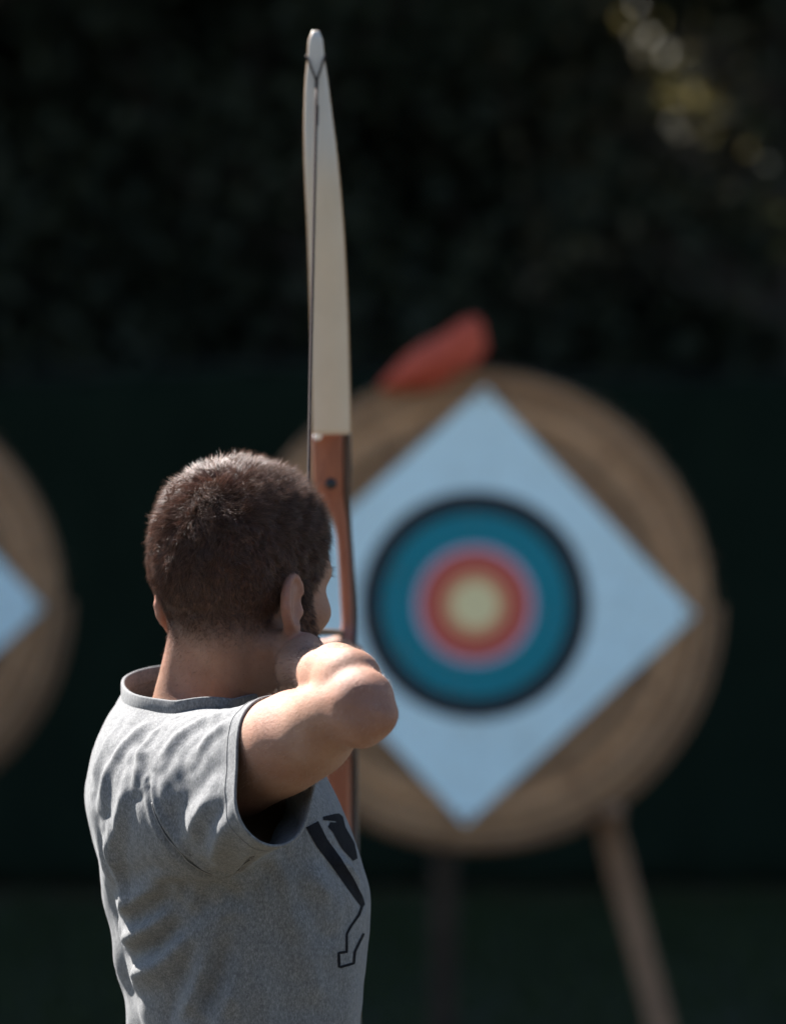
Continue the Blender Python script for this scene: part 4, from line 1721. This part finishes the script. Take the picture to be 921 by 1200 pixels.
def ribbon(P, w, th, off):
    """flat limb strip: width across X, thickness th, shifted off along its normal (towards archer = +)"""
    t = unit(np.gradient(P, axis=0))
    side = unit(A(1, 0.03, 0) - (t @ A(1, 0.03, 0))[:, None] * t)
    nrm = np.cross(side, t)
    nrm = nrm * np.where(nrm[:, 1:2] > 0, -1, 1)              # towards the archer
    V, k = [], 8
    th = np.broadcast_to(np.asarray(th, float), (len(P),))
    for i in range(len(P)):
        pr = rrect(w[i], th[i], min(th[i] * 0.35, w[i] * 0.3), 2)
        V.append(P[i] + pr[:, :1] * side[i] + (pr[:, 1:] + off) * nrm[i])
    k = len(V[0])
    V = np.concatenate(V)
    F = []
    for i in range(len(P) - 1):
        for j in range(k):
            F.append((i * k + j, (i + 1) * k + j, (i + 1) * k + (j + 1) % k, i * k + (j + 1) % k))
    F.append(tuple(range(k)))
    F.append(tuple(range(len(P) * k - 1, (len(P) - 1) * k - 1, -1)))
    return V, F, side, nrm


UP = [(370, 36, 5.402, 8), (370, 43, 5.403, 15), (370, 58, 5.405, 19), (370.2, 66, 5.406, 20), (370.8, 90, 5.410, 26), (372.5, 130, 5.417, 33), (376, 185, 5.43, 40), (381, 260, 5.48, 43.5), (385, 350, 5.56, 45), (387.5, 440, 5.64, 45.5), (388.5, 506, 5.702, 46)]
ox = lambda py: 401.5 + (py - 1068) * 0.004
LO = [(ox(1068), 1068, 5.72, 40), (ox(1150), 1150, 5.65, 40), (ox(1250), 1250, 5.56, 40), (ox(1340), 1340, 5.48, 40), (ox(1410), 1410, 5.43, 38), (ox(1460), 1460, 5.425, 32), (ox(1500), 1500, 5.445, 26), (ox(1524), 1524, 5.467, 20.5), (ox(1532), 1532, 5.475, 20), (ox(1546), 1546, 5.49, 17), (ox(1554), 1554, 5.50, 10)]
for rows, flip in ((UP, 1), (LO[::-1], -1)):
    P, w = limb_path(rows)
    V, F, sd, nr = ribbon(P, w * 0.93, 0.0026, 0.0036)
    lb = bobj('limb', V, F, M['limb_white'])
    lb['label'] = 'cream upper limb' if flip == 1 else 'cream lower limb'
    V, F, _, _ = ribbon(P, w, 0.0046, 0.0)
    bobj('limb_core', V, F, M['limb_wood'], lb)
    V, F, _, _ = ribbon(P, w * 0.97, 0.0022, -0.0034)
    bobj('limb_backing', V, F, M['limb_white'], lb)
    if flip == 1:
        TIPP, TIPS, TIPN, TIPW = P, sd, nr, w
    else:
        TIPP2, TIPS2, TIPN2, TIPW2 = P, sd, nr, w

# riser: sections as left px, right px, py, depth front-to-back (m)
RIS = [(366, 411, 500, 0.016, 5.722), (366, 412, 520, 0.022, 5.726), (367, 412, 545, 0.030, 5.735), (368, 411.5, 565, 0.034, 5.742), (374, 411, 585, 0.036, 5.750), (388, 411.5, 603, 0.038, 5.755),
       (394, 412.5, 625, 0.040, 5.758), (397, 415, 660, 0.042, 5.760), (399, 417, 700, 0.043, 5.76), (400, 418, 735, 0.044, 5.758), (393, 418, 752, 0.048, 5.752),
       (387, 417, 772, 0.046, 5.755), (388, 416, 800, 0.042, 5.76), (388, 416, 835, 0.046, 5.757), (383, 418, 862, 0.048, 5.755), (381, 420, 900, 0.044, 5.757), (382, 420, 960, 0.038, 5.753), (381, 420, 1020, 0.030, 5.74), (381, 421, 1075, 0.016, 5.722)]
R_ = np.array(RIS)
tt = np.arange(len(R_))
tf = np.linspace(0, len(R_) - 1, 90)
Rf = np.stack([smooth_interp(tf, tt.astype(float), R_[:, c]) for c in range(5)], 1)
ris_c = np.array([at((r[0] + r[1]) / 2, r[2], r[4]) for r in Rf])
ris_w = (Rf[:, 1] - Rf[:, 0]) / FPX * Rf[:, 4]


def riser_solid(u0, u1, grow, yoff=0.0, i0=0, i1=90):
    V = []
    for i in range(i0, i1):
        w, dpt = ris_w[i], Rf[i, 3] + grow
        x0, x1 = -w / 2 + w * u0, -w / 2 + w * u1
        pr = rrect(x1 - x0, dpt, min(0.006, (x1 - x0) * 0.3, dpt * 0.3), 4)
        V.append(ris_c[i] + np.stack([pr[:, 0] + (x0 + x1) / 2, pr[:, 1] + yoff, 0 * pr[:, 0]], 1))
    k = len(V[0])
    n = len(V)
    V = np.concatenate(V)
    F = [(i * k + j, (i + 1) * k + j, (i + 1) * k + (j + 1) % k, i * k + (j + 1) % k) for i in range(n - 1) for j in range(k)]
    F += [tuple(range(k)), tuple(range(n * k - 1, (n - 1) * k - 1, -1))]
    return V, F


V, F = riser_solid(0.0, 0.80, 0.0)
ris = bobj('riser', V, F, M['riser'])
V, F = riser_solid(0.80, 1.0, -0.003)
bobj('dark_side_laminate', V, F, M['riser_dark'], ris)
# brass-like bushing hole on the belly side
hc = at(388, 567, 5.742 - 0.0185)
V, F = tube(np.array([hc + A(0, 0.004, 0), hc + A(0, -0.0012, 0)]), [0.0068, 0.0068], 18)
bobj('bushing', V, F, M['black'], ris)
# white dot standing in for the sunlit top corner of the riser
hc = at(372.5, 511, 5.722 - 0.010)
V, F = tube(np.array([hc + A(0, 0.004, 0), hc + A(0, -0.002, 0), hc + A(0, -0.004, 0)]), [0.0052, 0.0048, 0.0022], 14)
bobj('sun_glint_dot', V, F, M['white_pl'], ris)
# arrow rest
ac = at(399, 743, 5.735)
V, F = box(ac + A(-0.003, 0, 0), (0.010, 0.016, 0.006), 0.0015)
bobj('arrow_rest', V, F, M['white_pl'], ris, False)

# string: loop at each tip, two straight runs to the nock
def bow_string():
    Vs, Fs, off = [], [], 0
    for P, N_, S_, W_, base in ((TIPP, TIPN, TIPS, TIPW, 5), (TIPP2, TIPN2, TIPS2, TIPW2, 5)):
        i = int(np.argmin(np.abs(np.cumsum(np.r_[0, np.linalg.norm(np.diff(P, axis=0), axis=1)]) - 0.030)))
        e = P[i]
        j = i + 3
        knot = P[j] + N_[j] * 0.0085
        end = NOCK + A(0, 0, 0.004 if P[i][2] > NOCK[2] else -0.004)
        runs = [(np.array([knot, knot * 0.7 + end * 0.3, knot * 0.35 + end * 0.65, end]), 0.0022, 0.0018)]
        for s in (-1, 1):
            edge = e + S_[i] * s * (W_[i] / 2 + 0.0012)
            runs.append((np.array([e - N_[i] * 0.006, edge - N_[i] * 0.003, edge + N_[i] * 0.004, (edge + knot) / 2 + N_[i] * 0.005, knot]), 0.0013, 0.0013))
        for r, a, b in runs:
            r = resample(r, 24)
            v, f = tube(r, np.linspace(a, b, 24), 6, A(0.3, 1, 0.1))
            Fs += [tuple(x + off for x in q) for q in f]
            Vs.append(v)
            off += len(v)
    return np.concatenate(Vs), Fs


V, F = bow_string()
st = bobj('bow_string', V, F, M['string'])
# tied loop serving below the upper tip, centre serving at the nock
for a, b, r in ((0.016, 0.055, 0.0021), (0.86, 0.998, 0.0019)):
    k0 = TIPP[8] + TIPN[8] * 0.0085
    q0, q1 = k0 + (NOCK - k0) * a, k0 + (NOCK - k0) * b
    V, F = tube(resample(np.array([q0, q1]), 30), r * (1 + 0.12 * np.sin(np.arange(30) * 2.4)), 7, A(0.3, 1, 0.1))
    bobj('serving', V, F, M['string'], st)

# arrow
REST = at(400, 741, BOWY - 0.02)
ad = unit(REST - NOCK)
arrow = empty('arrow', NOCK)
thing(arrow, 'wooden arrow nocked on the string beside the archer\'s mouth', 'arrow')
V, F = tube(resample(np.array([NOCK + ad * 0.012, NOCK + ad * 0.77]), 10), 0.0037, 10)
link('shaft', mesh_data('shaft', V - NOCK, F, M['shaft']), arrow)
V, F = tube(np.array([NOCK - ad * 0.006, NOCK, NOCK + ad * 0.012, NOCK + ad * 0.018]), [0.0032, 0.0042, 0.0044, 0.004], 10)
link('nock', mesh_data('nock', V - NOCK, F, M['white_pl']), arrow)
V, F = tube(np.array([NOCK + ad * 0.77, NOCK + ad * 0.785, NOCK + ad * 0.805]), [0.0042, 0.004, 0.0006], 10)
link('point', mesh_data('point', V - NOCK, F, M['black']), arrow)
s1 = unit(np.cross(ad, A(0, 0, 1)))
u1 = np.cross(s1, ad)
for k in range(3):
    a = math.radians(90 + 120 * k)
    o = s1 * math.cos(a) + u1 * math.sin(a)
    nrm = np.cross(ad, o)
    prof = [(0.022, 0.0035), (0.03, 0.014), (0.045, 0.0155), (0.07, 0.011), (0.095, 0.0035)]
    V, F = [], []
    for i, (t, h) in enumerate(prof):
        for sg in (-1, 1):
            V += [NOCK + ad * t + o * 0.0032 + nrm * 0.0004 * sg, NOCK + ad * t + o * h + nrm * 0.0003 * sg]
    for i in range(len(prof) - 1):
        b0, b1 = i * 4, i * 4 + 4
        F += [(b0, b1, b1 + 1, b0 + 1), (b0 + 2, b0 + 3, b1 + 3, b1 + 2), (b0 + 1, b1 + 1, b1 + 3, b0 + 3)]
    link('fletching', mesh_data('fletching', np.array(V) - NOCK, F, M['feather'], False), arrow)
